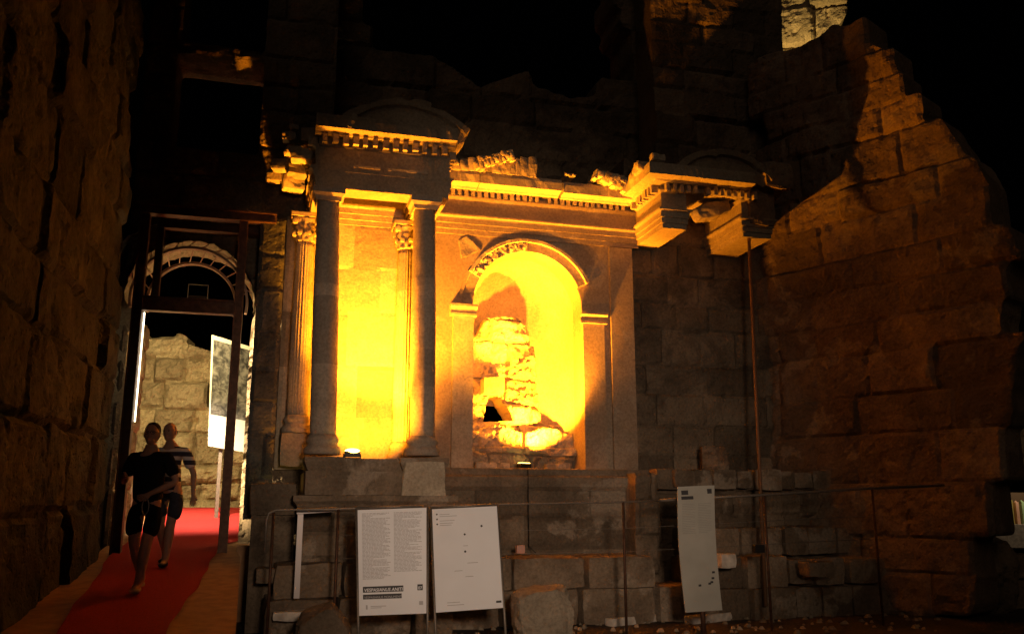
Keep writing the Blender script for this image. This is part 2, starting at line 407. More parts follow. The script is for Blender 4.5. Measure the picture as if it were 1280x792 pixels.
for v in vs2:
    for k in range(nk+1):
        u = CL(v)+(CR(v)-CL(v))*k/nk+.018*math.sin(v*1.9+k*.1)+.01*math.sin(v*5.3)
        V.append((u, v, zr(v)+.016+.010*math.sin(v*4+k*.7)*math.sin(k*1.3+v)+(.004 if k in (0, nk) else .0)))
V = np.array(V); n_ = len(vs2)
m.add(M.WA(V), [(i*(nk+1)+k, i*(nk+1)+k+1, (i+1)*(nk+1)+k+1, (i+1)*(nk+1)+k) for i in range(n_-1) for k in range(nk)], .5, True)
tag(m.build('red_carpet', M_carpet), 'red carpet runner laid up the ramp through the lit gate', 'carpet')

# ------------------------------------------------------------------ left wall (runs towards the viewer)
LW = Fr(*M.W(-4.5, -.75, 0)[:2], R(15.5)-math.pi/2)   # u' runs towards the viewer, front faces the ramp
m = MB()
def lw_keep(ub, zb, u, z): return (z < 11.6)
def lw_v(U, Z): return .10*np.exp(-(U/.10)**2)+.25*np.clip(fbm2(U, Z, .9, 77, 3)-.1, 0, 1)*np.exp(-(U/.8)**2)+.06*fbm2(U, Z, .5, 12, 2)
# frame LW: v axis = back direction; u'=+ towards viewer -> facing right needs mirrored frame
class LWF(Fr):
    def WA(s, P):
        P = np.asarray(P, float).reshape(-1, 3); return M.WA(np.stack([-4.45-P[:, 1], -.75-P[:, 0], P[:, 2]], 1))
lwf = LWF(0, 0, 0)
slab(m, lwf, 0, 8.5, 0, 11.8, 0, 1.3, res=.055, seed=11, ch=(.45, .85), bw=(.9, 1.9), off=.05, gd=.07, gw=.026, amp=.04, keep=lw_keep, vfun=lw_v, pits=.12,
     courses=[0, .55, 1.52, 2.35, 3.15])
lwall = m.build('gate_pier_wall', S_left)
lwall.data.flip_normals()
tag(lwall, 'towering dark wall of huge worn blocks left of the red carpet', 'stone wall')

# ------------------------------------------------------------------ gate wall with arched opening (facing the viewer)
GC, GR, GS = -3.68, .93, 4.56
def gate_keep(ub, zb, u, z):
    k = ~((np.abs(u+3.64) < .86) & (z < GS+.3)) & ~((u-GC)**2+(z-GS)**2 < GR**2)
    k &= ~((u > -4.15) & (u < -2.85) & (z > 6.95) & (z < 8.55)) & ~((u > -4.12) & (u < -2.82) & (z > 8.75) & (z < 10.6))
    return k
m = MB()
def gate_v(U, Z):
    e = np.abs(U+2.76); edge = .28*np.exp(-(e/.09)**2)*(Z < GS+.1)*(.6+.8*np.clip(fbm2(U, Z, 4, 91, 4), -.6, 1))
    return edge+.30*((U < -2.95) & (U > -4.3) & (Z > 5.7) & (Z < 6.0))*0-.12*np.exp(-((U+2.35)/.14)**2-((Z-2.95)/.5)**2)*(1+fbm2(U, Z, 5, 3, 3))
slab(m, M, -4.6, -1.7, .3, 11.3, .15, .9, res=.045, seed=23, ch=(.45, .8), bw=(.7, 1.4), off=.03, gd=.05, amp=.05, keep=gate_keep, blockmix=0, vfun=gate_v, pits=.1, smooth_iter=2)
gw = thing('gate_wall', M.W(-3.1, .4, .3), 'dark block wall above and around the arched gate passage', 'stone wall')
m.build('masonry', S_dark, gw)
m = MB(); m.box(M, -4.2, -2.8, .35, .55, 8.56, 8.72); m.box(M, -4.2, -2.8, .3, .5, 6.78, 6.9)
m.build('lintel_beam', S_dark, gw)
# masonry vault ring inside the passage, seen between the steel arches
m = MB(); V = []; na = 40; ns = 4
for j in range(ns+1):
    for i in range(na+1):
        a = math.pi*i/na; r_ = .91+.02*math.sin(j*2.1+i*1.3)*math.sin(i*.9)
        V.append((GC+r_*math.cos(a), (.1+j*.22), GS+.0+r_*math.sin(a)))
V = np.array(V); V += .03*np.stack([fbm(V*4, 3), fbm(V*4, 4), fbm(V*4, 5)], 1)
nb = len(V); V2 = V.copy(); V2[:, 0] = GC+(V[:, 0]-GC)*1.4; V2[:, 2] = GS+(V[:, 2]-GS)*1.4
Fc = [(j*(na+1)+i, j*(na+1)+i+1, (j+1)*(na+1)+i+1, (j+1)*(na+1)+i) for j in range(ns) for i in range(na)]
Fc += [(nb+b_, nb+a_, nb+d_, nb+c_) for a_, b_, c_, d_ in Fc]
Fc += [(ns*(na+1)+i, ns*(na+1)+i+1, nb+ns*(na+1)+i+1, nb+ns*(na+1)+i) for i in range(na)]
m.add(M.WA(V), Fc[:ns*na], .6, False)
m2 = MB(); m2.add(M.WA(np.concatenate([V, V2])), Fc, .6, False)
m2.build('vault_ring', S_gold, gw)
m = MB(); slab(m, lwf, -2.6, -.95, .6, 4.4, -.02, .5, res=.06, seed=31, amp=.04, pits=.06); jb = m.build('passage_jamb', S_gold, gw); jb.data.flip_normals()

# ------------------------------------------------------------------ steel portal frame and truss arches
fr_ = thing('steel_portal_frame', M.W(-3.55, -.5, 1.0), 'brown steel portal frame shoring the stone gate opening', 'steel frame')
def colbox(name, u0, u1, v0, v1, z0, z1, mt=M_steel, par=fr_):
    k = MB(); k.box(M, u0, u1, v0, v1, z0, z1)
    # flange lips make it a U section
    k.box(M, u0-.015, u0+.004, v0-.03, v1+.02, z0+.002, z1-.002); k.box(M, u1-.004, u1+.015, v0-.03, v1+.02, z0+.002, z1-.002)
    return k.build(name, mt, par)
colbox('post', -4.34, -4.24, -.62, -.5, .8, 5.62)
colbox('post', -3.0, -2.91, -.62, -.5, .8, 5.62)
colbox('post', -4.16, -4.09, -.2, -.1, 4.5, 5.55)
colbox('post', -3.02, -2.96, -.12, -.02, .85, 5.5)
def hbeam(name, u0, u1, v0, v1, z0, z1, par=fr_):
    k = MB(); k.box(M, u0, u1, v0, v1, z0, z1); k.box(M, u0+.002, u1-.002, v0-.035, v1, z0-.012, z0+.006); k.box(M, u0+.002, u1-.002, v0-.035, v1, z1-.006, z1+.012)
    return k.build(name, M_steel, par)
hbeam('header_beam', -4.36, -2.5, -.63, -.49, 5.63, 5.75)
hbeam('header_beam', -4.18, -2.7, -.21, -.09, 5.56, 5.66)
hbeam('crossbar', -4.235, -3.015, -.60, -.50, 4.24, 4.42)
tr = thing('truss_arch', M.W(GC, .3, GS), 'curved steel truss arch with zigzag bracing inside the gate passage', 'truss arch')
def arcpts(r, v, a0=-8, a1=188, n=40, cz=GS-.02): return [M.W(GC+r*math.cos(R(a0+(a1-a0)*i/n)), v, cz+r*math.sin(R(a0+(a1-a0)*i/n))) for i in range(n+1)]
def ring(mb, r, v, wd, th, a0=-10, a1=190, n=48, cz=GS-.02):
    V = []
    for i in range(n+1):
        a = R(a0+(a1-a0)*i/n)
        for rr, vv in ((r, v), (r+th, v), (r+th, v+wd), (r, v+wd)): V.append((GC+rr*math.cos(a), vv, cz+rr*math.sin(a)))
    mb.add(M.WA(V), [(i*4+j, i*4+(j+1) % 4, (i+1)*4+(j+1) % 4, (i+1)*4+j) for i in range(n) for j in range(4)]+[(0, 1, 2, 3), (n*4+3, n*4+2, n*4+1, n*4)], .5)
for v in (.05,):
    m = MB(); ring(m, .80, v, .10, .035); m.build('outer_chord', M_arch, tr)
m = MB(); ring(m, .62, .45, .12, .035, -14, 194, cz=GS+.03); m.build('inner_chord', M_arch, tr)
m = MB()
for k in range(13):
    a = R(10+160*k/12); b = R(10+160*(k+.5)/12)
    m.beam(M.W(GC+.805*math.cos(a), .1, GS+.805*math.sin(a)), M.W(GC+.64*math.cos(b), .48, GS+.03+.64*math.sin(b)), .014, .014, side=(0, 0, 1))
    if k < 12: m.beam(M.W(GC+.82*math.cos(b), .1, GS-.02+.82*math.sin(b)), M.W(GC+.90*math.cos(a), .12, GS+.9*math.sin(a)), .012, .012, side=(0, 1, 0))
m.build('zigzag_bracing', M_arch, tr)
fl = thing('hanging_floodlight', M.W(GC+.02, 1.2, GS+.28), 'small box floodlight on a bracket under the gate arch', 'floodlight')
m = MB(); m.box(M, GC-.12, GC+.16, 1.15, 1.27, GS+.24, GS+.31); m.build('housing', M_black, fl)
m = MB(); m.tube([M.W(GC-.13, 1.2, GS+.27), M.W(GC-.13, 1.2, GS+.5), M.W(GC+.17, 1.2, GS+.5), M.W(GC+.17, 1.2, GS+.27)], .008); m.build('bracket', M_alu, fl)
light('arch_fill', 'SPOT', M.W(-4.25, 1.5, 2.9), 70, (1, .62, .24), target=M.W(-3.5, .25, 5.3), spot_size=R(75), spot_blend=.6, shadow_soft_size=.05)  # added unseen spot to brighten the truss arches
# glowing strip added for the lit edge of the left post
m = MB(); m.box(M, -4.215, -4.20, -.49, -.46, 2.7, 4.22); tag(m.build('post_edge_glow', M_edge_glow), 'thin white glowing strip added for the lit edge of the left gate post', 'light strip')
light('jamb_fill', 'AREA', M.W(-4.16, .0, 2.9), 140, (1, .72, .36), target=M.W(-2.65, .4, 2.9), shape='RECTANGLE', size=.05, size_y=2.7, spread=R(50))  # added area light without a fixture, brightens the right jamb edge

# ------------------------------------------------------------------ world behind the gate
BW = Fr(*at(235, 630, 19.5)[:2], R(8))
def pxpoly(fr, pts, v=0): return [fr.L(x, y, v) for x, y in pts]
bp_ = pxpoly(BW, [(120, 640), (120, 400), (185, 408), (205, 412), (215, 408), (238, 414), (240, 432), (256, 436), (262, 448), (262, 500), (300, 505), (380, 500), (380, 640)])
m = MB(); slab(m, BW, bp_[0][0], bp_[-1][0], 1.2, 6.0, 0, .9, res=.05, seed=41, ch=(.28, .75), bw=(.4, 1.0), off=.12, gd=.12, gw=.035, amp=.16, pits=.3, warp=.09,
               keep=lambda ub, zb, u, z: inpoly(ub, zb, bp_) | (z < 1.45), blockmix=.6)
tag(m.build('inner_ruin_wall', S_gold), 'floodlit pale ruined wall beyond the gate passage', 'stone wall')
light('inner_floodlight', 'SPOT', M.W(-4.3, 2.3, 4.4), 950, (1, .72, .30), target=BW.W(.2, 0, 2.8), spot_size=R(120), spot_blend=.6, shadow_soft_size=.12)
light('inner_path_light', 'SPOT', M.W(-3.7, 2.0, 4.3), 2000, (1, .74, .5), target=M.W(-3.5, 3.2, 1.4), spot_size=R(84), spot_blend=1.0, shadow_soft_size=.1)
# billboard
BB = Fr(*at(279, 630, 16.2)[:2], R(24))
bb = thing('poster_board', BB.W(0, 0, 1.4), 'tall tilted board with grey ruin photo standing beyond the gate', 'poster board')
def quad(mb, fr, pix, v, thick=.05):
    P = [(*fr.L(x, y, v),) for x, y in pix]; V = [(u, v, z) for u, z in P]+[(u, v+thick, z) for u, z in P]
    n = len(P); mb.add(fr.WA(V), [tuple(range(n)), tuple(range(2*n-1, n-1, -1))]+[(i, i+n, (i+1) % n+n, (i+1) % n) for i in range(n)]); return mb
m = MB(); quad(m, BB, [(265, 418), (316, 434), (312, 566), (260, 557)], 0, .06); m.build('panel', M_white2, bb)
def photo_mat():
    mt, n, l = mat('grey_aerial_photo'); b = n['Principled BSDF']; b.inputs['Roughness'].default_value = .5
    g = n.new('ShaderNodeNewGeometry'); w_ = n.new('ShaderNodeTexWave'); w_.wave_type = 'RINGS'; w_.inputs['Scale'].default_value = 6; w_.inputs['Distortion'].default_value = 14; w_.inputs['Detail'].default_value = 4
    v = n.new('ShaderNodeTexNoise'); v.inputs['Scale'].default_value = 9; v.inputs['Detail'].default_value = 9
    l.new(g.outputs['Position'], w_.inputs['Vector']); l.new(g.outputs['Position'], v.inputs['Vector'])
    mx = n.new('ShaderNodeMixRGB'); mx.blend_type = 'MULTIPLY'; mx.inputs[0].default_value = .25; l.new(w_.outputs[0], mx.inputs[2]); l.new(v.outputs[0], mx.inputs[1])
    r = n.new('ShaderNodeValToRGB'); r.color_ramp.elements[0].color = (.006, .006, .007, 1); r.color_ramp.elements[1].color = (.10, .098, .095, 1); r.color_ramp.elements[0].position = .32; r.color_ramp.elements[1].position = .62
    l.new(mx.outputs[0], r.inputs[0]); l.new(r.outputs[0], b.inputs['Base Color']); return mt
m = MB(); quad(m, BB, [(267, 424), (313, 438), (310, 526), (263, 517)], -.004, .003); m.build('printed_photo', photo_mat(), bb)
m = MB(); m.box(BB, -.13, -.07, .06, .12, .9, 2.8); m.build('post', M_rail, bb)

# ------------------------------------------------------------------ the monument
mon = thing('nymphaeum_monument', M.W(.7, -.6, 0), 'golden lit marble monument with columned bay, arched niche and broken cornices', 'monument')
# central smooth wall with niche opening
NC, NR, NS, NF = 1.53, .93, 4.74, 2.14
def arch_wall(mb, u0, u1, z0, z1, vf, th):
    """plain wall u0..u1 with the arched opening, as strips around the arch"""
    n = 36
    arc = [(NC+NR*math.cos(math.pi*(1-i/n)), NS+NR*math.sin(math.pi*(1-i/n))) for i in range(n+1)]
    V = []; Fc = []
    def q(*p):
        i = len(V)
        for (u, z) in p: V.append((u, vf, z))
        Fc.append(tuple(range(i, i+len(p))))
    q((u0, z0), (NC-NR, z0), (NC-NR, NS), (u0, NS)); q((NC+NR, z0), (u1, z0), (u1, NS), (NC+NR, NS))
    q((u0, NS), (NC-NR, NS), (NC-NR, z1), (u0, z1)); q((NC+NR, NS), (u1, NS), (u1, z1), (NC+NR, z1))
    for i in range(n): q(arc[i], arc[i+1], (arc[i+1][0], z1), (arc[i][0], z1))
    # reveal
    out = [(NC-NR, z0)]+arc+[(NC+NR, z0)]
    for i in range(len(out)-1):
        a = len(V); V += [(out[i][0], vf, out[i][1]), (out[i+1][0], vf, out[i+1][1]), (out[i+1][0], vf+th, out[i+1][1]), (out[i][0], vf+th, out[i][1])]; Fc.append((a, a+3, a+2, a+1))
    for (a0, a1) in (((u0, z0), (u0, z1)), ((u1, z1), (u1, z0))):
        a = len(V); V += [(a0[0], vf, a0[1]), (a1[0], vf, a1[1]), (a1[0], vf+th, a1[1]), (a0[0], vf+th, a0[1])]; Fc.append((a, a+1, a+2, a+3))
    mb.add(M.WA(V), Fc, .5)
m = MB(); arch_wall(m, -.05, 3.38, 2.0, 5.9, 0, .45); m.build('niche_wall', S_plaster, mon)
# apse: half cylinder and half dome
m = MB(); V = []; na = 36; zs = [NF-.1+.2*i for i in range(14)]+[NS]
for z in zs:
    for i in range(na+1):
        a = math.pi*i/na; V.append((NC-NR*math.cos(a), .45+NR*.8*math.sin(a), z))
nd = 14
for j in range(1, nd+1):
    e = math.pi/2*j/nd
    for i in range(na+1):
        a = math.pi*i/na; V.append((NC-NR*math.cos(a)*math.cos(e), .45+NR*.8*math.sin(a)*math.cos(e), NS+NR*math.sin(e)))
V = np.array(V); rws = len(zs)+nd
m.add(M.WA(V), [(j*(na+1)+i, j*(na+1)+i+1, (j+1)*(na+1)+i+1, (j+1)*(na+1)+i) for j in range(rws-1) for i in range(na)], .5, True)
m.F = [f for f in m.F if not (.92 < ((sum(V[i][0] for i in f)/4)) < 1.42 and 2.62 < sum(V[i][2] for i in f)/4 < 3.2)]; m.T = m.T[:len(m.F)]; m.sm = m.sm[:len(m.F)]
m.build('apse', S_marble, mon)
m = MB(); m.box(M, NC-NR-.02, NC+NR+.02, 0.0, 1.3, NF-.25, NF); m.build('niche_floor', S_marble, mon)
# rubble masonry standing in the niche
m = MB(); rr = random.Random(4)
def rub_keep(ub, zb, u, z):
    poly = pxpoly(M, [(582, 600), (582, 428), (600, 414), (608, 396), (650, 396), (662, 412), (668, 432), (672, 470), (680, 530), (735, 532), (735, 600)], .6)
    hole = pxpoly(M, [(606, 526), (612, 492), (624, 497), (640, 526)], .6)
    return inpoly(.7*u+.3*ub, .7*z+.3*zb, poly) & ~inpoly(u, z, hole)
def rub_v(U, Z):
    b = -.22*np.exp(-((U-1.35)/.42)**2)*(Z < 4.7)-.22*(Z < 2.80+.06*np.sin(U*7))-.10*(Z < 2.5)
    return b-.13*np.abs(fbm2(U, Z, 2.6, 7, 5))+.05*np.abs(fbm2(U, Z, 8, 9, 3))
slab(m, M, NC-NR, NC+NR, NF, 5.0, .74, .35, res=.022, seed=57, ch=(.3, .6), bw=(.4, 1.0), off=.05, gd=.07, gw=.02, amp=.13, pits=.35, keep=rub_keep, blockmix=0, warp=.08, vfun=rub_v)
for k in range(14):
    u = NC-NR+.1+rr.random()*1.6; z = NF+.04
    rblock(m, M, (u, .14+rr.random()*.08, z), (rr.uniform(.08, .2), .12, rr.uniform(.06, .14)), 100+k, .03, .06, n=5)
u, z = M.L(616, 482, .45); rblock(m, M, (u, .52, z), (.34, .3, .27), 5, .02, .05, n=8)
m.build('rubble_masonry', S_marble, mon)
# dark backing of the hole is the gap itself
# archivolt (outer moulded ring), left part carved
def archivolt(mb, a0, a1, r0, r1, v0, seed, carve=0, n=60, nr=8):
    V = []
    prof = [(r0, .0), (r0, v0*.55)]+[(r0+(r1-r0)*t, v0*(.55 if t < .75 else 1.0)) for t in (.15, .3, .45, .6, .72, .76, .9)]+[(r1, v0), (r1, 0)]
    for i in range(n+1):
        a = R(a0+(a1-a0)*i/n)
        for (r, v) in prof: V.append((NC+r*math.cos(a), -v, NS+r*math.sin(a)))
    V = np.array(V); m_ = len(prof)
    if carve:
        w_ = np.array([1 if 0 < j < 7 else .1 for j in range(m_)]*(n+1)); V[:, 1] += w_*carve*fbm(V*13, seed, 3)
    V[:, 1] += .006*fbm(V*9, seed, 3)
    mb.add(M.WA(V), [(i*m_+j, i*m_+j+1, (i+1)*m_+j+1, (i+1)*m_+j) for i in range(n) for j in range(m_-1)]+[tuple(range(m_))[::-1], tuple(n*m_+j for j in range(m_))], .5)
m = MB(); archivolt(m, 92, 152, NR, 1.14, .10, 3, carve=.09, n=90); m.build('archivolt', S_marble, mon)
m = MB(); archivolt(m, 24, 92, NR, 1.13, .10, 5, carve=0); m.build('archivolt', S_plaster, mon)
m = MB(); archivolt(m, 152, 180, NR, 1.16, .04, 5); m.build('archivolt', S_plaster, mon)
# pilasters of the niche with imposts
def pil(u0, u1, d, nm='pilaster', mt=S_plaster):
    k = MB(); sweep(k, M, [(0, 2.14), (d, 2.14), (d, 4.52), (0, 4.52)], [(u0, 0), (u1, 0)], 3, .003, step=.3)
    k.build(nm, mt, mon)
    k = MB(); sweep(k, M, [(0, 4.521), (d+.03, 4.521), (d+.03, 4.56), (d+.01, 4.57), (d+.01, 4.62), (d+.07, 4.66), (d+.07, 4.70), (0, 4.70)], [(u0-.05, 0), (u1+.05, 0)], 4, .006); k.build('impost', mt, mon)
pil(.27, .60, .09, mt=S_marble); pil(2.46, 2.83, .05)
m = MB(); sweep(m, M, [(0, 2.15), (.06, 2.15), (.06, 5.86), (0, 5.86)], [(2.95, 0), (3.36, 0)], 3, .003, step=.4); m.build('corner_strip', S_plaster, mon)
# rough carved spandrel fragment at the left of the arch
m = MB(); u_, z_ = M.L(583, 308, 0); rblock(m, M, (u_, -.01, z_), (.42, .07, .34), 51, .03, .15, tilt=.5, n=12, taper=.6); m.build('spandrel_fragment', S_marble, mon)
# back wall of the left bay
m = MB(); slab(m, M, -2.34, -.04, 2.1, 5.95, -.02, .3, res=.06, seed=61, ch=(.6, .9), bw=(.7, 1.2), off=.006, gd=.012, gw=.012, amp=.008); m.build('bay_back_wall', S_marble, mon)

# entablature profiles: offset outwards, z.  base planes are given by the path
ARC = [(0, 5.88), (.03, 5.88), (.03, 5.96), (.05, 5.965), (.05, 6.05), (.07, 6.055), (.07, 6.14), (.11, 6.17), (.11, 6.20), (.04, 6.21), (.04, 6.46), (.08, 6.50), (.08, 6.52), (0, 6.52)]
COR = [(0, 6.62), (.16, 6.62), (.18, 6.65), (.34, 6.67), (.345, 6.80), (.33, 6.86), (0, 6.89)]
def dentils(mb, path, off, z0, z1, wd=.075, gap=.065, dep=.09, skip=0, seed=0, out=(0, 0, 0, 0)):
    rr = random.Random(seed)
    for i in range(len(path)-1):
        a = np.array(path[i], float); b = np.array(path[i+1], float); L_ = np.linalg.norm(b-a); d = (b-a)/L_; nn = np.array([d[1], -d[0]])
        x = .04
        while x+wd < L_:
            if rr.random() > skip:
                q = a+d*x; w_ = wd*rr.uniform(.8, 1.1); dd = off+dep*rr.uniform(.75, 1.05)
                P = []
                zz0 = z0+rr.uniform(-.008, .012)
                for z in (zz0, z1):
                    for (s_, o_) in ((0, off-.02), (w_, off-.02), (w_, dd), (0, dd)): p = q+d*s_+nn*o_; P.append((p[0], p[1], z))
                mb.add(M.WA(P), [(0, 1, 2, 3), (7, 6, 5, 4), (0, 4, 5, 1), (1, 5, 6, 2), (2, 6, 7, 3), (3, 7, 4, 0)], .5)
            x += wd+gap
# --- left bay: U shaped beam on the columns
LU0, LU1, LV = -1.99, -.17, -1.62
def beam(name, path, th_path=None, prof=ARC, mt=S_marble, seed=1, chip=.01):
    k = MB(); sweep(k, M, prof, path, seed, chip); return k.build(name, mt, mon)
# solid cores
ent = [(LU0, -.05), (LU0, LV), (LU1, LV), (LU1, -.05)]
def core(u0, u1, v0, v1, z0, z1, mt, nm='entablature_core'):
    k = MB(); k.box(M, u0, u1, v0, v1, z0, z1); return k.build(nm, mt, mon)
S_ent = stone('entablature_stone', (.27, .23, .18), (.38, .33, .26), stain=(.18, .15, .12), stain_amt=.45, bump=.3, bscale=8, pit=.3)
m = MB()
m.box(M, LU0, LU1, LV, LV+.34, 5.885, 6.62); m.box(M, LU0, LU0+.32, LV+.341, .0, 5.885, 6.62); m.box(M, LU1-.32, LU1, LV+.341, 0, 5.885, 6.62)
m.box(M, LU0-.001, LU1+.001, LV-.001, 0, 6.621, 6.85)
m.build('entablature_beam', S_ent, mon)
beam('entablature_moulding', [(LU0, -.0), (LU0, LV)], seed=2, mt=S_ent, chip=.03); beam('entablature_moulding', [(LU1, LV), (LU1, 0)], seed=22, mt=S_ent, chip=.014)
PL = [(0, 5.887), (.014, 5.887), (.014, 6.13), (.02, 6.14), (.02, 6.47), (.05, 6.49), (.05, 6.518), (0, 6.518)]
beam('front_architrave', [(LU0, LV), (LU1, LV)], prof=PL, seed=23, mt=S_ent, chip=.02)
beam('broken_fillet', [(-1.5, LV), (-1.13, LV)], prof=[(0, 6.20), (.045, 6.21), (.05, 6.235), (0, 6.25)], seed=24, chip=.02)
beam('broken_fillet', [(-1.02, LV), (-.45, LV)], prof=[(0, 6.20), (.045, 6.21), (.05, 6.24), (0, 6.255)], seed=27, chip=.03)
beam('cornice', [(LU0-.06, LV), (LU1+.10, LV)], prof=[(o*.8, z) for o, z in COR], seed=8, chip=.035, mt=S_ent)
beam('flank_cornice', [(LU0, -.05), (LU0, LV+.3)], prof=[(o*.7, z) for o, z in COR], seed=18, chip=.06, mt=S_ent)
m = MB(); dentils(m, [(LU0, -.1), (LU0, LV), (LU1, LV), (LU1, -.2)], .06, 6.50, 6.621, seed=3, skip=.04); m.build('dentil_course', S_marble, mon)
# inner faces of the bay: fasciae of the back entablature
m = MB(); sweep(m, M, ARC, [(LU0+.33, -.02), (LU1-.33, -.02)], 12, .012); dentils(m, [(LU0+.33, -.02), (LU1-.33, -.02)], .03, 6.5, 6.62, seed=4)
m.build('inner_entablature', S_marble, mon)
for (u, sg) in ((LU0+.32, 1), (LU1-.32, -1)):
    m = MB()
    for (d, z0, z1) in ((.03, 5.9, 6.0), (.05, 6.0, 6.12), (.08, 6.12, 6.2), (.04, 6.2, 6.45)):
        a, b = sorted((u-.01*sg, u+d*sg)); m.box(M, a, b, LV+.345, -.11, z0+.001, z1)
    m.build('inner_fascia', S_marble, mon)
# --- central entablature
m = MB(); m.box(M, -.05, 3.5, .002, .5, 5.91, 6.62); m.build('entablature_core', S_ent, mon)
beam('entablature_moulding', [(-.03, -.001), (3.5, -.001)], seed=21, mt=S_plaster, chip=.005)
m = MB(); sweep(m, M, COR, [(-.05, 0), (.62, 0)], 31, .03); sweep(m, M, COR, [(.63, 0), (2.02, 0)], 33, .014); sweep(m, M, [(o*.93, z-.015) for o, z in COR], [(2.06, 0), (3.34, 0)], 35, .02); m.build('cornice', S_marble, mon)
m = MB(); dentils(m, [(-.05, 0), (3.3, 0)], .03, 6.525, 6.621, wd=.06, gap=.05, dep=.07, seed=6, skip=.03); m.build('dentil_course', S_marble, mon)
# broken pediment scraps over the central cornice
def rake(mb, p0, p1, v, w_, seed, th=.13):
    (u0, z0), (u1, z1) = p0, p1; L_ = math.hypot(u1-u0, z1-z0); n = int(L_/.07)+1
    for k in range(n):
        t = (k+.5)/n
        rblock(mb, M, (u0+(u1-u0)*t, v, z0+(z1-z0)*t), (L_/n*1.15, w_, th*(1+.35*math.sin(seed+k*2.3))), seed+k, .028, .1, tilt=math.atan2(z1-z0, u1-u0), n=5)
m = MB()
for k in range(5): rblock(m, M, (.0+.12+k*.13, -.12, 6.93+.01*k), (.17, .5, .16+.02*k), 410+k, .03, .1, n=5)
for k in range(7): rblock(m, M, (.78+k*.12, -.12, 6.96+.012*k), (.16, .5, .2+.03*k), 420+k, .03, .1, n=5)
rake(m, M.L(546, 214, -.2), M.L(570, 207, -.2), -.24, .4, 300, .10); rake(m, M.L(590, 213, -.2), M.L(636, 200, -.2), -.24, .45, 320, .15); rake(m, M.L(594, 206, -.2), M.L(636, 196, -.2), -.40, .16, 340, .07)
m.build('broken_pediment', S_marble, mon)
m = MB()
for k in range(8): rblock(m, M, (2.72+k*.09, -.12, 6.98-.006*k), (.14, .5, .26-.018*k), 440+k, .03, .1, n=5)
rake(m, M.L(738, 222, -.2), M.L(778, 240, -.2), -.24, .45, 360, .15); rake(m, M.L(742, 224, -.2), M.L(776, 234, -.2), -.40, .16, 380, .08); rake(m, M.L(704, 221, -.2), M.L(716, 223, -.2), -.2, .3, 395, .05)
m.build('broken_pediment', S_marble, mon)
m = MB(); u0, z0 = M.L(650, 225, .1); rblock(m, M, (u0, .25, z0+.02), (.95, .5, .45), 71, .06, .2); u0, z0 = M.L(700, 232, .1); rblock(m, M, (u0, .25, z0), (.6, .4, .3), 72, .06, .2)
m.build('broken_pediment', S_dark, mon)
# --- segmental pediments
def segped(mb, uc, halfw, zbase, rise, v0, v1, th, seed):
    Rr = (halfw**2+rise**2)/(2*rise); zc_ = zbase+rise-Rr; a = math.asin(halfw/Rr); n = 40; V = []
    sec = [(-th, v0+.10), (-th, v1), (0, v1), (.0, v0), (-th*.35, v0), (-th*.45, v0+.05)]
    for i in range(n+1):
        t = -a+2*a*i/n
        for (dr, vv) in sec: V.append((uc+(Rr+dr)*math.sin(t), vv, zc_+(Rr+dr)*math.cos(t)))
    V = np.array(V); D = fbm(V*3.5, seed, 4); V[:, 2] -= .12*np.clip(D, 0, 1); V[:, 1] += .08*np.clip(fbm(V*5, seed+5, 3), 0, 1)
    k = len(sec); mb.add(M.WA(V), [(i*k+j, i*k+(j+1) % k, (i+1)*k+(j+1) % k, (i+1)*k+j) for i in range(n) for j in range(k)]+[tuple(range(k))[::-1], tuple(n*k+j for j in range(k))], .4)
    # tympanum
    V = []; 
    for i in range(n+1):
        t = -a+2*a*i/n; V.append((uc+(Rr-th*.6)*math.sin(t), v0+.07, zc_+(Rr-th*.6)*math.cos(t)))
    for i in range(n+1):
        t = -a+2*a*i/n; V.append((uc+(Rr-th*.6)*math.sin(t), v0+.07, zbase-.05))
    V = np.array(V); V[:, 1] += .03*fbm(V*8, seed, 3)
    mb.add(M.WA(V), [(n+1+i, n+2+i, i+1, i) for i in range(n)], .45)
def ragged(mb, uc, halfw, zbase, rise, v, seed):
    q = random.Random(seed)
    for k in range(9):
        t = (k+.5)/9*2-1; rblock(mb, M, (uc+t*halfw*.93, v+.35+q.uniform(-.1, .2), zbase+rise*(1-t*t)*.86-.04+q.uniform(-.03, .04)), (.3, .5, q.uniform(.12, .22)), seed*31+k, .05, .1, tilt=-t*.5, n=6)
m = MB(); segped(m, -.80, .92, 6.88, .34, -1.86, -.2, .24, 3); ragged(m, -.8, .9, 6.88, .42, -1.75, 3); m.build('segmental_pediment', S_ent, mon)
m = MB(); segped(m, 4.5, .9, 6.92, .36, -1.35, -.1, .28, 9); ragged(m, 4.55, .95, 6.92, .46, -1.3, 9); m.build('segmental_pediment', S_ent, mon)
m = MB()
u_, z_ = M.L(441, 150, -1.9); rblock(m, M, (u_, -1.85, z_), (.10, .12, .26), 81, .03, .2, tilt=-.4); m.build('acroterion_fragment', S_marble, mon)
# ragged projecting cornice of the left flank, seen from below
m = MB(); rr = random.Random(8)
for k, (u, v, z, s) in enumerate(tuple((M.L(px, py, v)[0], v, M.L(px, py, v)[1], s_) for px, py, v, s_ in ((377, 196, -1.25, .30), (366, 190, -1.05, .22), (362, 172, -1.1, .2), (370, 214, -.9, .26), (354, 208, -.7, .28), (347, 222, -.5, .28), (366, 232, -.5, .3), (368, 160, -1.2, .12)))):
    rblock(m, M, (u, v, z), (s*1.1, s, s*.62), 500+k, .05, .15, rot=rr.uniform(-.2, .2), n=8)
for k in range(6): rblock(m, M, (-2.24, -1.2+k*.17, 6.56), (.12, .08, .12), 540+k, .01, .1, n=4)
m.build('flank_cornice_fragment', S_marble, mon)
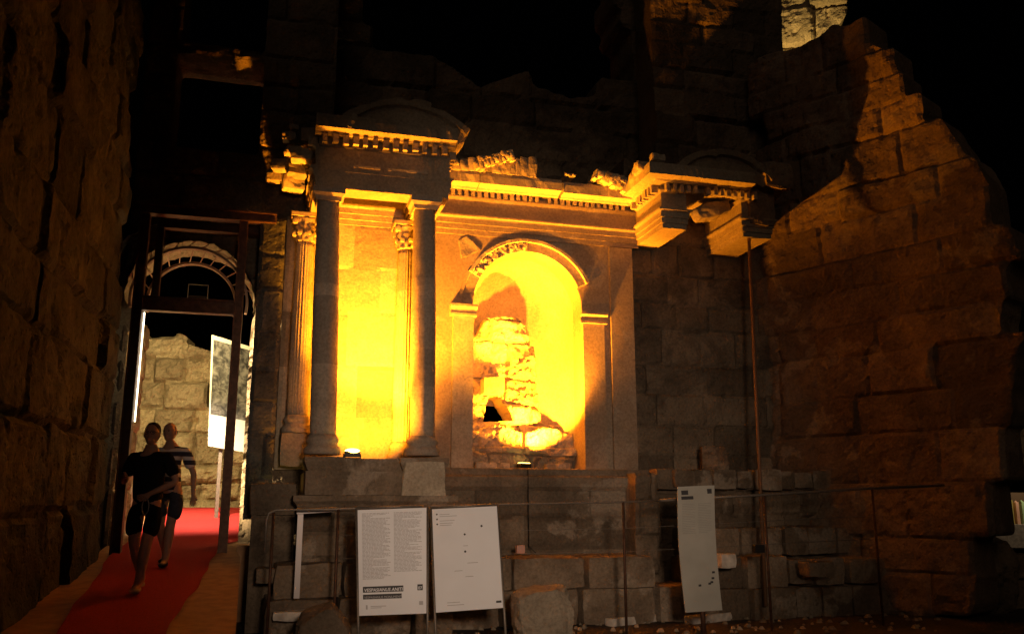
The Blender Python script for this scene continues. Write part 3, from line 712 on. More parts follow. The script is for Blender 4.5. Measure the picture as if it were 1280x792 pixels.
# --- columns: front pair (grey restored shafts) and rear fluted pair
def column(u, v, z0, z1, r0, r1, mt, lean=0, fl=0, seed=1, cap=True, baseh=.26, split=None):
    c = MB()
    lathe(c, M, (u, v), [(r0*1.42, z0), (r0*1.44, z0+.03), (r0*1.45, z0+.07), (r0*1.36, z0+.10), (r0*1.2, z0+.12), (r0*1.15, z0+.145), (r0*1.26, z0+.17), (r0*1.28, z0+.20), (r0*1.18, z0+.225), (r0*1.05, z0+baseh)], 32, seed=seed, rough=.008)
    zb = z0+baseh; H = z1-zb-(.42 if cap else 0); pr = []
    n = 40
    for i in range(n+1):
        t = i/n; pr.append((r0+(r1-r0)*t+.012*math.sin(t*math.pi), zb+H*t))
    nn_ = 96 if fl else 36; dr = random.Random(seed); cuts = sorted(dr.uniform(.08, .95) for _ in range(4)); tn = [dr.uniform(.2, .95) for _ in range(5)]
    tones = [tn[sum(1 for c_ in cuts if (i+.5)/n > c_)] for i in range(n) for _ in range(nn_)]+[.5, .5]
    s_ = MB(); lathe(s_, M, (u, v), pr, nn_, tone=tones, fl=fl, fld=.028 if fl else 0, seed=seed+2, rough=.005, lean=(lean, 0))
    col = s_.build('column', mt, mon); c.build('column_base', mt, col)
    if cap:
        k = MB(); zc = zb+H; uu = u+lean
        lathe(k, M, (uu, v), [(r1*1.02, zc), (r1*1.12, zc+.02), (r1*1.05, zc+.04), (r1*1.3, zc+.10), (r1*1.12, zc+.13), (r1*1.45, zc+.20), (r1*1.2, zc+.24), (r1*1.6, zc+.32), (r1*1.5, zc+.36)], 48, seed=seed+3, rough=.02, lobes=8, lobed=.022)
        for sx in (-1, 1):
            for sy in (-1, 1): rblock(k, M, (uu+sx*r1*1.25, v+sy*r1*1.25, zc+.30), (.09, .09, .11), seed*9+sx+2*sy, .02, .3, n=5)
        for a_ in range(8):
            an = a_*math.pi/4+.2; rblock(k, M, (uu+math.cos(an)*r1*1.25, v+math.sin(an)*r1*1.25, zc+.13), (.08, .08, .09), seed*11+a_, .02, .3, n=4)
        k.box(M, uu-r1*1.7, uu+r1*1.7, v-r1*1.7, v+r1*1.7, zc+.36, zc+.419)
        k.build('column_capital', S_marble, col)
    return col
colA = column(-1.75, -1.46, 2.24, 5.885, .172, .150, S_column, lean=-.07, seed=3, cap=False)
colB = column(-.42, -1.46, 2.24, 5.885, .172, .150, S_column, lean=-.04, seed=7, cap=False)
for (u, cpar) in ((-1.82, colA), (-.46, colB)):
    m = MB(); sweep(m, M, [(0, 5.70), (.02, 5.70), (.03, 5.76), (.07, 5.80), (.07, 5.884), (0, 5.884)], [(u-.15, -1.3), (u-.15, -1.61), (u+.15, -1.61), (u+.15, -1.3)], 5, .02, step=.05)
    m.build('column_top_block', S_column, cpar)
column(-2.06, -.27, 2.6, 5.88, .15, .135, S_marble, fl=20, seed=13)
column(-.52, -.27, 2.24, 5.88, .15, .135, S_marble, fl=20, seed=17)
m = MB(); rblock(m, M, (-2.06, -.27, 2.36), (.46, .46, .5), 3, .03, .1); m.build('rear_pedestal', S_marble, mon)
# --- pedestals, podium under the left bay
m = MB()
m.box(M, -1.96, -.16, -1.72, 0, 1.72, 2.02)
sweep(m, M, [(0, 2.02), (.0, 2.02), (.02, 2.06), (.05, 2.14), (.05, 2.20), (0, 2.2)], [(-1.93, -1.0), (-1.93, -1.70), (-1.52, -1.70), (-1.52, -1.3)], 5, .03)
sweep(m, M, [(0, 2.02), (.0, 2.02), (.02, 2.06), (.05, 2.14), (.05, 2.20), (0, 2.2)], [(-.70, -1.3), (-.70, -1.70), (-.15, -1.70), (-.15, -1.0)], 6, .03)
m.box(M, -1.93, -1.52, -1.70, -1.0, 2.021, 2.2); m.box(M, -.70, -.15, -1.70, -1.0, 2.021, 2.2); m.box(M, -1.93, -.15, -1.62, 0, 2.022, 2.19)
m.build('pedestal', S_podium, mon)
m = MB(); rblock(m, M, (-.43, -1.70, 1.92), (.62, .14, .46), 91, .02, .05, n=14, tone=.95, taper=.15); m.build('pedestal', S_marble, mon)
m = MB()
slab(m, M, -2.0, -.10, .0, 1.70, -1.68, .6, res=.04, seed=71, ch=(.3, .5), bw=(.4, .9), off=.03, gd=.05, amp=.02, courses=[0, .3, .62, .95, 1.3, 1.55])
m.build('podium_face', S_podium, mon)
m = MB(); sweep(m, M, [(0, 1.52), (.02, 1.52), (.06, 1.60), (.10, 1.64), (.10, 1.71), (0, 1.72)], [(-2.0, 0), (-2.0, -1.70), (-.08, -1.70), (-.08, -.8)], 15, .02); m.build('podium_moulding', S_podium, mon)
m = MB()
m.box(M, -1.98, -.12, -1.3, 0, .0, 1.715)
m.build('podium_core', S_podium, mon)
# --- podium of the centre and right
m = MB()
slab(m, M, -.1, 2.95, .0, 1.92, -.55, .6, res=.045, seed=73, ch=(.4, .6), bw=(.4, .9), off=.015, gd=.03, amp=.015, courses=[0, .45, .9])
slab(m, M, 2.92, 3.3, .6, 2.06, -.95, .9, res=.045, seed=74, ch=(.4, .6), bw=(.4, .9), off=.03, gd=.04, amp=.03)
slab(m, M, 3.3, 6.6, .0, 2.02, -.62, .6, res=.045, seed=75, ch=(.3, .45), bw=(.3, .8), off=.05, gd=.06, amp=.03)
m.build('podium_face', S_podium, mon)
m = MB(); sweep(m, M, [(0, 1.80), (.02, 1.80), (.08, 1.86), (.10, 1.94), (.10, 2.0), (.03, 2.03), (.03, 2.12), (0, 2.13)], [(-.1, -.55), (2.95, -.55)], 16, .015)
m.box(M, -.1, 3.35, -.53, .02, 1.9, 2.125); m.box(M, 3.351, 6.6, -.55, .1, 1.6, 1.995)
m.build('podium_moulding', S_podium, mon)
m = MB(); rb = random.Random(12); x = 3.32
while x < 6.4:
    w_ = rb.uniform(.22, .55); rblock(m, M, (x+w_/2, -.66+rb.uniform(-.04, .04), 1.98), (w_*.97, .38, .3+rb.uniform(-.05, .05)), int(x*100), .02, .08, n=7); x += w_
m.build('podium_coping', S_podium, mon)
# --- stepped base course in front
m = MB(); x = -2.3
rb = random.Random(5)
while x < 2.75:
    w_ = rb.uniform(.4, 1.1); rblock(m, M, (x+w_/2, -1.12+rb.uniform(-.05, .05)+(-.45 if x < -.2 else 0), .68), (w_*.985, .9, .42), int(x*77)+900, .022, .07, n=10); x += w_
x = -2.4
while x < 2.9:
    w_ = rb.uniform(.5, 1.3); rblock(m, M, (x+w_/2, -1.2+rb.uniform(-.05, .05)+(-.45 if x < -.2 else 0), .24), (w_*.985, .9, .5), int(x*77)+1500, .03, .08, n=10); x += w_
m.box(M, -.1, 2.8, -1.4, -.5, 0, .85)
m.build('base_course', S_podium, mon)
m = MB(); x = 3.5
while x < 9.2:
    w_ = rb.uniform(.35, .9); h = rb.uniform(.36, .5)
    if rb.random() > .12: rblock(m, M, (x+w_/2, -1.12+rb.uniform(-.08, .08), .62), (w_*.96, .8, h), int(x*57)+2100, .03, .1, n=8)
    if x < 7: rblock(m, M, (x+w_/2+.15, -.85+rb.uniform(-.05, .05), 1.05), (w_*.96, .6, .42), int(x*57)+2400, .03, .1, n=8)
    rblock(m, M, (x+w_/2, -1.27+rb.uniform(-.05, .05), .2), (w_*.98, .8, .45), int(x*57)+2700, .03, .08, n=8)
    x += w_
m.build('right_base_course', S_podium, mon)
# --- right bay: masonry wall behind, two cantilevered returns and the front cornice
m = MB(); slab(m, M, 3.36, 6.12, 1.9, 7.6, .18, .8, res=.045, seed=81, ch=(.4, .65), bw=(.5, 1.2), off=.025, gd=.04, gw=.02, amp=.02)
m.build('bay_masonry', S_dark, mon)
def retblock(u0, u1, v0, z0, z1, seed, nm):
    k = MB(); k.box(M, u0+.07, u1-.07, v0+.07, .3, z0+.004, z1)
    sweep(k, M, [(o, z-5.88+z0) for o, z in ARC], [(u0+.07, .18), (u0+.07, v0+.07), (u1-.07, v0+.07), (u1-.07, .18)], seed, .02)
    k.build(nm, S_ent, mon)
retblock(3.42, 3.92, -1.12, 5.93, 6.6, 40, 'entablature_return')
retblock(4.86, 5.46, -1.12, 5.90, 6.6, 44, 'entablature_return')
m = MB()
sweep(m, M, [(o, z+.03) for o, z in COR], [(3.45, .1), (3.45, -1.08), (4.98, -1.08)], 46, .05)
m.box(M, 3.46, 5.44, -1.075, .2, 6.58, 6.91)
m.build('cornice', S_marble, mon)
m = MB(); dentils(m, [(3.45, -.1), (3.45, -1.08), (5.15, -1.08)], .06, 6.52, 6.645, wd=.065, gap=.055, seed=9, skip=.05)
rblock(m, M, (3.16, -1.0, 6.93), (.26, .3, .22), 610, .05, .2); rblock(m, M, (3.22, -.7, 6.86), (.2, .3, .2), 611, .05, .2); rblock(m, M, (3.3, -1.3, 7.0), (.28, .2, .16), 612, .05, .2)
m.build('dentil_course', S_marble, mon)
m = MB(); rblock(m, M, (4.5, -.75, 6.40), (.7, .3, .22), 620, .06, .2, tilt=.35); m.build('cornice_fragment', S_marble, mon)
m = MB(); rblock(m, M, (5.5, -1.0, 6.95), (.55, .7, .5), 630, .06, .15, n=12); rblock(m, M, (5.25, -.9, 6.5), (.5, .5, .8), 631, .05, .12, n=10); m.build('cornice_fragment', S_dark, mon)

# support rod of the right entablature
m = MB(); a = M.W(*[M.L(936, 292, -1.0)[0], -1.0], M.L(936, 292, -1.0)[1]); b_ = M.L(957, 752, -2.6); b = M.W(b_[0], -2.0, .1)
b = M.W(M.L(957, 752, -1.9)[0], -1.9, .2)
m.tube([a, b], .028); tag(m.build('support_rod', flat('rust_orange_rod', (.20, .11, .06), .6, .3)), 'thin tall rusty rod propping the broken right entablature', 'rod')

# ------------------------------------------------------------------ dark core masonry behind and above the monument
cp = pxpoly(M, [(300, 700), (300, -60), (462, -60), (470, 30), (520, 62), (560, 60), (610, 95), (660, 78), (720, 100), (800, 96), (802, -80), (972, -80), (972, 700)], 1.0)
m = MB(); slab(m, M, -2.3, 7.4, 4.5, 12.6, 1.5, 1.2, res=.07, seed=91, ch=(.4, .75), bw=(.7, 1.6), off=.05, gd=.07, amp=.06, pits=.1, keep=lambda ub, zb, u, z: inpoly(ub, zb, cp), blockmix=.6)
tag(m.build('core_wall', S_dark), 'dark high masonry core behind the golden monument', 'stone wall')
m = MB(); slab(m, M, 4.1, 6.9, 6.8, 12.4, .35, .8, res=.07, seed=93, ch=(.4, .75), bw=(.7, 1.2), off=.05, gd=.06, amp=.05, pits=.1)
tag(m.build('tower_buttress', S_dark), 'dark upright buttress rising above the right broken cornice', 'buttress')

# ------------------------------------------------------------------ right ruined wall, coming towards the viewer
RA = math.atan2(-.75, .66)
_c = at(965, 630, 15.35); RW = Fr(_c[0], _c[1], RA)
rp = pxpoly(RW, [(940, 760), (940, 85), (972, 68), (1000, 60), (1020, 30), (1058, 18), (1085, 40), (1102, 45), (1112, 80), (1138, 112), (1160, 120), (1180, 155), (1210, 200), (1238, 250), (1262, 300), (1278, 345), (1270, 420), (1255, 440), (1252, 520), (1240, 590), (1222, 620), (1218, 760)])
m = MB(); slab(m, RW, min(p[0] for p in rp), max(p[0] for p in rp), 0, max(p[1] for p in rp)+.2, 0, .8, res=.055, seed=101, ch=(.45, .8), bw=(.7, 1.8), off=.04, gd=.05, gw=.025, amp=.08, pits=.12,
               keep=lambda ub, zb, u, z: inpoly(ub, zb, rp), blockmix=.35, vfun=lambda U, Z: .35*fbm2(U, Z, .35, 8, 3))
tag(m.build('right_ruin_wall', S_right), 'tall sloping ruined wall dimly lit orange at the right', 'stone wall')
# far lit tower top
TW = Fr(*at(1010, 630, 24)[:2], R(-10))
tp = pxpoly(TW, [(955, 160), (955, -70), (1060, -70), (1059, 15), (1052, 28), (1030, 38), (1010, 60), (1000, 160)])
m = MB(); slab(m, TW, min(p[0] for p in tp), max(p[0] for p in tp), 9, max(p[1] for p in tp), 0, 1.0, res=.08, seed=111, ch=(.9, 1.4), bw=(1.0, 2.0), off=.1, gd=.12, gw=.05, amp=.12, pits=.3, keep=lambda ub, zb, u, z: inpoly(u, z, tp), blockmix=0)
tag(m.build('distant_ruin_top', S_gold), 'distant floodlit rubble wall top above the dark ruin', 'ruin')
light('tower_floodlight', 'SPOT', TW.W(-.7, -2.2, 10.5), 1500, (1, .64, .20), target=TW.W(0, 0, 14.5), spot_size=R(80), spot_blend=.5, shadow_soft_size=.1)
# far right: stone wall end, lit shop front across the square
FR = Fr(*at(1290, 630, 17)[:2], R(-20))
m = MB(); fp = pxpoly(FR, [(1262, 640), (1258, 495), (1275, 485), (1360, 480), (1360, 640)]); slab(m, FR, fp[0][0]-.1, fp[-1][0], 1.8, 4.3, 0, .6, res=.06, seed=121, ch=(.3, .5), bw=(.4, .8), off=.04, gd=.05, amp=.05, keep=lambda ub, zb, u, z: inpoly(u, z, fp) & (z > 2.3), blockmix=0)
m.box(FR, .7, 1.6, .15, .5, 0, 2.4)
tag(m.build('far_stone_wall', S_gold), 'pale stone wall fragment at the far right edge', 'stone wall')
sh = thing('market_stall', at(1285, 655, 30), 'small distant lit stall with upright coloured goods at far right', 'stall')
SF = Fr(*at(1262, 655, 30)[:2], 0)
m = MB(); m.box(SF, -.5, 3.5, 0, 1.0, .2, .95); m.build('counter', M_kerb, sh)
rs_ = random.Random(3)
for k in range(12):
    m = MB(); h = rs_.uniform(.5, .85); m.box(SF, -.35+k*.2, -.25+k*.2, .3, .5, .955, .955+h); m.tube([SF.W(-.3+k*.2, .4, .95+h), SF.W(-.3+k*.2, .4, 1.0+h)], [.06, .02])
    m.build('goods', flat('goods_%s' % 'abcdefghijkl'[k], (rs_.uniform(.3, .8), rs_.uniform(.25, .6), rs_.uniform(.1, .4)), .6), sh)
m = MB(); m.box(SF, -.6, 3.6, 1.02, 1.1, .2, 2.0); m.build('back_panel', flat('dark_panel', (.12, .08, .05)), sh)
light('stall_lamp', 'POINT', SF.W(1.0, -.2, 2.4), 35, (1, .75, .45), shadow_soft_size=.2)

# ------------------------------------------------------------------ loose stones
def loose(name, label, px, py, v, size, seed, mt=S_rock, rough=.05, rnd=.2, rot=0, tilt=0, cat='stone', grp=None, taper=0, zb=None, n=14):
    u, z = M.L(px, py, v)
    if zb is not None: z = zb+size[2]/2
    k = MB(); rblock(k, M, (u, v, z), size, seed, rough, rnd, rot, tilt, n, taper=taper); return tag(k.build(name, mt), label, cat, grp)
loose('boulder', 'large pale boulder leaning beside the right white information board', 677, 756, -2.85, (.78, .5, .70), 3, S_marble, rough=.07, rnd=.22, zb=-.05, tilt=.15)
loose('stone_block', 'upright orange lit stone block standing on the right podium', 891, 567, -.45, (.44, .36, .42), 14, S_right, rough=.03, rnd=.08, zb=2.1, rot=-.35, taper=.1)
loose('stone_block', 'rounded pale block on the coping above the tall narrow board', 850, 598, -.8, (.34, .3, .3), 16, S_podium, rough=.02, rnd=.15)
loose('carved_stone', 'curved broken stone lying in the bottom left corner of the monument foot', 405, 775, -3.3, (.50, .5, .60), 21, S_podium, rough=.06, rnd=.3, zb=-.06, tilt=.5)
loose('stone_block', 'small squared grey block beside the ramp edge', 336, 718, -1.6, (.32, .4, .18), 24, S_podium, rough=.015, rnd=.07)
loose('stone_block', 'upright grey block under the small square block by the ramp', 362, 738, -1.7, (.40, .4, .36), 27, S_podium, rough=.02, rnd=.07)
loose('stone_block', 'low white edged slab on the ground near the ramp', 362, 768, -2.2, (.42, .35, .10), 29, M_kerb, rough=.02, rnd=.1)
loose('stone_block', 'pale block beside the tall narrow board foot', 905, 700, -1.9, (.24, .3, .2), 33, M_kerb, rough=.02, rnd=.1)
loose('stone_block', 'pale wide block set in the right low courses', 1020, 710, -2.0, (.42, .3, .2), 34, S_podium, rough=.02, rnd=.08)
loose('stone_block', 'upright pale slab at the foot of the right ruin', 1195, 655, -1.2, (.30, .25, .80), 36, S_podium, rough=.03, rnd=.1)
def kerb(pts, label, h=.09):
    P0 = at(pts[0], pts[1], 1600/max(pts[1]-630, 1)*.69); 
    a = gpt(pts[0], pts[1]); b = gpt(pts[2], pts[3]); d = (b-a); L_ = d.length; ang = math.atan2(d.y, d.x); fr = Fr(a.x, a.y, ang)
    k = MB(); rblock(k, fr, (L_/2, .09, h/2), (L_, .16, h+.02), int(pts[0]), .012, .06, n=12); tag(k.build('kerb_stone', M_kerb), label, 'kerb', 'white kerb stones along the foot of the ruin')
def gpt(px, py, z=0):
    d = ray(px, py); t = (z-EYE)/d[2]; return Vector((d[0]*t, d[1]*t, z))
kerb((766, 783, 824, 776), 'white kerb stone left of the tall narrow board')
kerb((866, 780, 931, 772), 'white kerb stone right below the tall narrow board')
kerb((934, 766, 986, 762), 'white kerb stone right beside the one under the tall board')
kerb((1086, 750, 1134, 744), 'white kerb stone farthest right, alone by the dark road')
# gravel
m = MB(); rg = random.Random(77)
for k in range(420):
    if rg.random() < .7: p = gpt(rg.uniform(640, 1180), rg.uniform(742, 792))
    else: p = gpt(rg.uniform(380, 760), rg.uniform(765, 830))
    s = rg.uniform(.015, .05)
    m.add(np.array([(p.x+s*dx*rg.uniform(.6, 1.3), p.y+s*dy*rg.uniform(.6, 1.3), .02+s*dz*.6) for dx, dy, dz in ((-1, -1, -1), (1, -1, -1), (1, 1, -1), (-1, 1, -1), (-.5, -.5, .8), (.5, -.6, .6), (.6, .5, .9), (-.5, .5, .6))]),
          [(0, 3, 2, 1), (4, 5, 6, 7), (0, 1, 5, 4), (1, 2, 6, 5), (2, 3, 7, 6), (3, 0, 4, 7)], rg.random())
tag(m.build('gravel', S_rock), 'scattered gravel and stone chips on the ground before the ruin', 'gravel', kind='stuff')

# ------------------------------------------------------------------ railing
RV = -2.75
rl = thing('railing', M.W(2, RV, 0), 'thin low metal railing with wires before the podium', 'railing')
def rp_(px, py, v=RV): u, z = M.L(px, py, v); return M.W(u, v, z)
m = MB(); m.tube([rp_(331, 690), rp_(333, 650), rp_(336, 641), rp_(345, 637), rp_(410, 636), rp_(620, 630), rp_(780, 627), rp_(825, 625)], .013); m.build('handrail', M_rail, rl)
m = MB(); m.tube([rp_(825, 625), rp_(955, 618), rp_(1085, 610), rp_(1180, 606)], .02); m.build('handrail', M_rail, rl)
for (x, yt, yb) in ((342, 640, 720), (423, 636, 770), (779, 627, 768), (955, 618, 756), (1090, 611, 748)):
    k = MB(); u, z = M.L(x, yt, RV); k.tube([M.W(u, RV, -.02), M.W(u, RV, z)], .018); k.build('post', M_steel, rl)
for dy in (33, 62):
    k = MB(); k.tube([rp_(423, 636+dy), rp_(620, 630+dy), rp_(779, 627+dy), rp_(955, 618+dy), rp_(1090, 611+dy)], .004, 5); k.build('wire', M_rail, rl)
jb_ = MB(); u, z = M.L(945, 685, RV); jb_.box(M, u-.07, u+.07, RV-.1, RV-.02, z-.05, z+.05); jb_.build('junction_box', M_black, rl)
# reading stand seen from its side
ls = thing('reading_stand', M.W(M.L(374, 745, -2.4)[0], -2.4, 0), 'narrow grey metal reading stand with a thin tilted top plate', 'stand')
u0, zt = M.L(376, 640, -2.4); ub_, zb_ = M.L(371, 747, -2.4)
m = MB(); m.box(M, u0-.035, u0+.03, -2.44, -2.38, zb_, zt); m.build('post', M_alu, ls)
m = MB(); pl = [(u0-.05, zt+.002), (u0+.42, zt+.03), (u0+.42, zt+.065), (u0-.05, zt+.05)]
V = [(u, -2.5, z-.02) for u, z in pl]+[(u, -2.3, z) for u, z in pl]
m.add(M.WA(V), [(0, 1, 2, 3), (7, 6, 5, 4), (0, 4, 5, 1), (1, 5, 6, 2), (2, 6, 7, 3), (3, 7, 4, 0)]); m.build('top_plate', M_alu, ls)

# ------------------------------------------------------------------ information boards
def textmesh(name, body, size, mt, parent, M4, bold=0.0, shear=0.0):
    c = bpy.data.curves.new(name, 'FONT'); c.body = body; c.size = size; c.offset = bold; c.shear = shear; c.extrude = .0008
    o = bpy.data.objects.new(name+'_tmp', c); COL.objects.link(o); bpy.context.view_layer.update()
    me = bpy.data.meshes.new_from_object(o.evaluated_get(bpy.context.evaluated_depsgraph_get())); bpy.data.objects.remove(o)
    me.transform(M4); me.transform(Matrix.Translation(-wl(parent))); me.materials.clear(); me.materials.append(mt)
    q = bpy.data.objects.new(name, me); COL.objects.link(q); q.parent = parent; return q
class Board:
    """flat panel spanned by four photographed corners at depth Y (bottom may be nearer)"""
    def __init__(s, tl, tr, br, bl, Yt, Yb, dYr=0):
        s.p = [Vector(at(*tl, Yt)), Vector(at(*tr, Yt+dYr)), Vector(at(*br, Yb+dYr)), Vector(at(*bl, Yb))]
        n0 = (s.p[1]-s.p[0]).cross(s.p[3]-s.p[0]).normalized(); dr = Vector(ray(*br)); eye = Vector((0, 0, EYE))
        s.p[2] = eye+dr*((s.p[0]-eye).dot(n0)/dr.dot(n0))
        s.n = (s.p[1]-s.p[0]).cross(s.p[3]-s.p[0]).normalized()
        if s.n.y > 0: s.n = -s.n
    def P(s, x, y, d=0):       # x right 0..1, y down 0..1, d towards the viewer
        a = s.p[0].lerp(s.p[1], x); b = s.p[3].lerp(s.p[2], x); return a.lerp(b, y)+s.n*d
    def slabq(s, mb, x0, y0, x1, y1, d0, d1):
        V = [s.P(x, y, d) for d in (d1, d0) for x, y in ((x0, y1), (x1, y1), (x1, y0), (x0, y0))]
        mb.add([tuple(v) for v in V], [(0, 1, 2, 3), (7, 6, 5, 4), (0, 4, 5, 1), (1, 5, 6, 2), (2, 6, 7, 3), (3, 7, 4, 0)]); return mb
    def mat4(s, x, y, d):
        X = (s.P(1, y)-s.P(0, y)).normalized(); Y = (s.P(x, 0)-s.P(x, 1)); Y = (Y-X*Y.dot(X)).normalized(); Z = X.cross(Y)
        p = s.P(x, y, d); m_ = Matrix((X, Y, Z)).transposed().to_4x4(); m_.translation = p; return m_
def frame_post(b, x, nm, root, foot=.0, d=-.02, ext=1.0):
    k = MB(); top = b.P(x, -.02, d); bot = b.P(x, 1.0, d); dirv = (bot-top).normalized(); t = (foot-bot.z)/dirv.z; k.tube([top, bot, bot+dirv*t], .016); return k.build(nm, M_rail, root)
b1 = Board((447, 637), (533, 634), (533, 766), (449, 769), 10.1, 9.95, .15)
r1 = thing('information_board', (b1.P(.5, 1).x, b1.P(.5, 1).y, 0), 'white information board covered in grey text with a black title bar', 'information board')
m = MB(); b1.slabq(m, 0, 0, 1, 1, -.012, 0); m.build('panel', M_white, r1)
frame_post(b1, -.015, 'leg', r1); frame_post(b1, 1.02, 'leg', r1)
m = MB(); m.tube([b1.P(-.015, -.02, -.02), b1.P(1.02, -.02, -.02)], .014); m.build('top_rail', M_rail, r1)
m = MB(); rt = random.Random(1); y = .04
for x0, x1 in ((.06, .47), (.52, .93)):
    y = .035
    while y < (.665 if x0 < .1 else .60):
        e = x1-rt.random()**3*.12*(1) ; 
        if rt.random() < .09: e = x0+(x1-x0)*rt.uniform(.2, .6)
        x = x0
        while x < e-.01:
            w_ = rt.uniform(.02, .07); b1.slabq(m, x, y, min(x+w_, e), y+.0065, .0005, .0015); x += w_+.008
        y += .0125
m.build('printed_text', M_grey, r1)
m = MB(); b1.slabq(m, .06, .735, .655, .79, .001, .003); b1.slabq(m, .06, .808, .63, .852, .001, .003); b1.slabq(m, .865, .73, .945, .785, .001, .003); m.build('title_bar', M_ink, r1)
textmesh('title_text', 'VESPASIANUS ANITI', .047, M_white, r1, b1.mat4(.075, .782, .0042), .0008, .15)
textmesh('subtitle_text', 'VESPASIANUS MONUMENT', .0335, M_grey, r1, b1.mat4(.075, .846, .0042), 0, .1)
textmesh('number_text', '07', .045, M_white, r1, b1.mat4(.875, .777, .0042), .0005, 0)
m = MB(); b1.slabq(m, .10, .905, .125, .945, .001, .002); b1.slabq(m, .17, .915, .40, .922, .001, .002); b1.slabq(m, .17, .93, .33, .936, .001, .002); b1.slabq(m, .89, .885, .95, .92, .001, .002); m.build('small_logo', M_grey, r1)
b2 = Board((540, 636), (621, 632), (629, 759), (545, 765), 10.45, 10.15, .12)
r2 = thing('information_board', (b2.P(.5, 1).x, b2.P(.5, 1).y, 0), 'nearly blank white information board with three dark dots, right of the text board', 'information board')
m = MB(); b2.slabq(m, 0, 0, 1, 1, -.012, 0); m.build('panel', M_white, r2)
frame_post(b2, -.015, 'leg', r2); frame_post(b2, 1.015, 'leg', r2)
m = MB(); m.tube([b2.P(-.015, -.02, -.02), b2.P(1.02, -.02, -.02)], .014); m.build('top_rail', M_rail, r2)
m = MB()
def disc(mb, b, x, y, r, d=.0015, n=10):
    X = (b.P(1, y)-b.P(0, y)); X.normalize(); Y = (b.P(x, 0)-b.P(x, 1)).normalized(); c = b.P(x, y, d)
    mb.add([tuple(c+X*math.cos(6.283*k/n)*r+Y*math.sin(6.283*k/n)*r) for k in range(n)], [tuple(range(n))])
for (x, y, r) in ((.48, .27, .012), (.745, .195, .013), (.475, .44, .013), (.07, .055, .010), (.07, .105, .010), (.07, .155, .010)): disc(m, b2, x, y, r)
b2.slabq(m, .90, .93, .98, .95, .001, .002); m.build('map_dots', M_ink, r2)
m = MB()
for y in (.055, .075, .12, .145, .165): b2.slabq(m, .11, y, .11+.15+.12*math.sin(y*60)**2, y+.006, .001, .0016)
for (x0, y0, x1) in ((.45, .38, .52), (.5, .55, .66), (.3, .62, .42), (.46, .68, .58), (.17, .94, .42), (.17, .915, .36)): b2.slabq(m, x0, y0, x1, y0+.006, .001, .0016)
m.build('printed_text', flat('pale_grey_print', (.46, .46, .48), .6), r2)
# tall narrow curved board
b3 = Board((847, 608), (893, 606), (903, 762), (857, 765), 11.4, 11.1, .1)
r3 = thing('information_banner', (b3.P(.5, 1).x, b3.P(.5, 1).y, 0), 'tall narrow curved grey board with dark marks near its foot', 'information board')
m = MB(); nseg = 16; V = []
bowf = lambda t: .10*math.sin(math.pi*t)*1.0
for d in (0, -.02):
    for i in range(nseg+1):
        t = i/nseg
        xs = -.20*math.sin(math.pi*t)*.55
        for x in (0, 1): V.append(tuple(b3.P(x+xs, t, d+bowf(t)*.6)))
n_ = (nseg+1)*2
Fc = [(i*2, i*2+2, i*2+3, i*2+1) for i in range(nseg)]+[(n_+i*2, n_+i*2+1, n_+i*2+3, n_+i*2+2) for i in range(nseg)]
Fc += [(i*2, n_+i*2, n_+i*2+2, i*2+2) for i in range(nseg)]+[(i*2+1, i*2+3, n_+i*2+3, n_+i*2+1) for i in range(nseg)]+[(0, 1, n_+1, n_), (nseg*2, n_+nseg*2, n_+nseg*2+1, nseg*2+1)]
m.add(V, Fc); m.build('panel', M_white2, r3)
def b3m(mb, x0, y0, x1, y1):
    t = (y0+y1)/2; xs = -.20*math.sin(math.pi*t)*.55; o = bowf(t)*.6; b3.slabq(mb, x0+xs, y0, x1+xs, y1, o-.002, o+.006)
m = MB(); b3m(m, .10, .035, .28, .072); b3m(m, .10, .085, .42, .112); b3m(m, .80, .03, .92, .07)
for (x, y) in ((.83, .70), (.80, .745), (.76, .775), (.70, .785), (.43, .795)): b3m(m, x, y, x+.07, y+.016)
m.build('printed_marks', M_ink, r3)
m = MB()
for k in range(18): b3m(m, .12, .15+k*.014, .46-.1*(k % 5 == 4), .154+k*.014); b3m(m, .55, .15+k*.014, .9-.12*(k % 7 == 3), .154+k*.014)
m.build('printed_text', flat('faint_print', (.36, .36, .34), .7), r3)
m = MB(); m.tube([b3.P(.5, .3, -.05), b3.P(.5, .98, -.05), (b3.P(.5, 1).x, b3.P(.5, 1).y+.05, 0)], .03); m.build('post', M_steel, r3)

def ell(mb, c, r, M3=None, n=14, dn=0):
    V = []
    for i in range(n+1):
        e = -math.pi/2+math.pi*i/n
        for k in range(2*n):
            a = math.pi*k/n; V.append(Vector((r[0]*math.cos(e)*math.cos(a), r[1]*math.cos(e)*math.sin(a), r[2]*math.sin(e))))
    if M3: V = [M3 @ v for v in V]
    V = [v+Vector(c) for v in V]
    mb.add([tuple(v) for v in V], [(i*2*n+k, i*2*n+(k+1) % (2*n), (i+1)*2*n+(k+1) % (2*n), (i+1)*2*n+k) for i in range(n) for k in range(2*n)], .5, True)
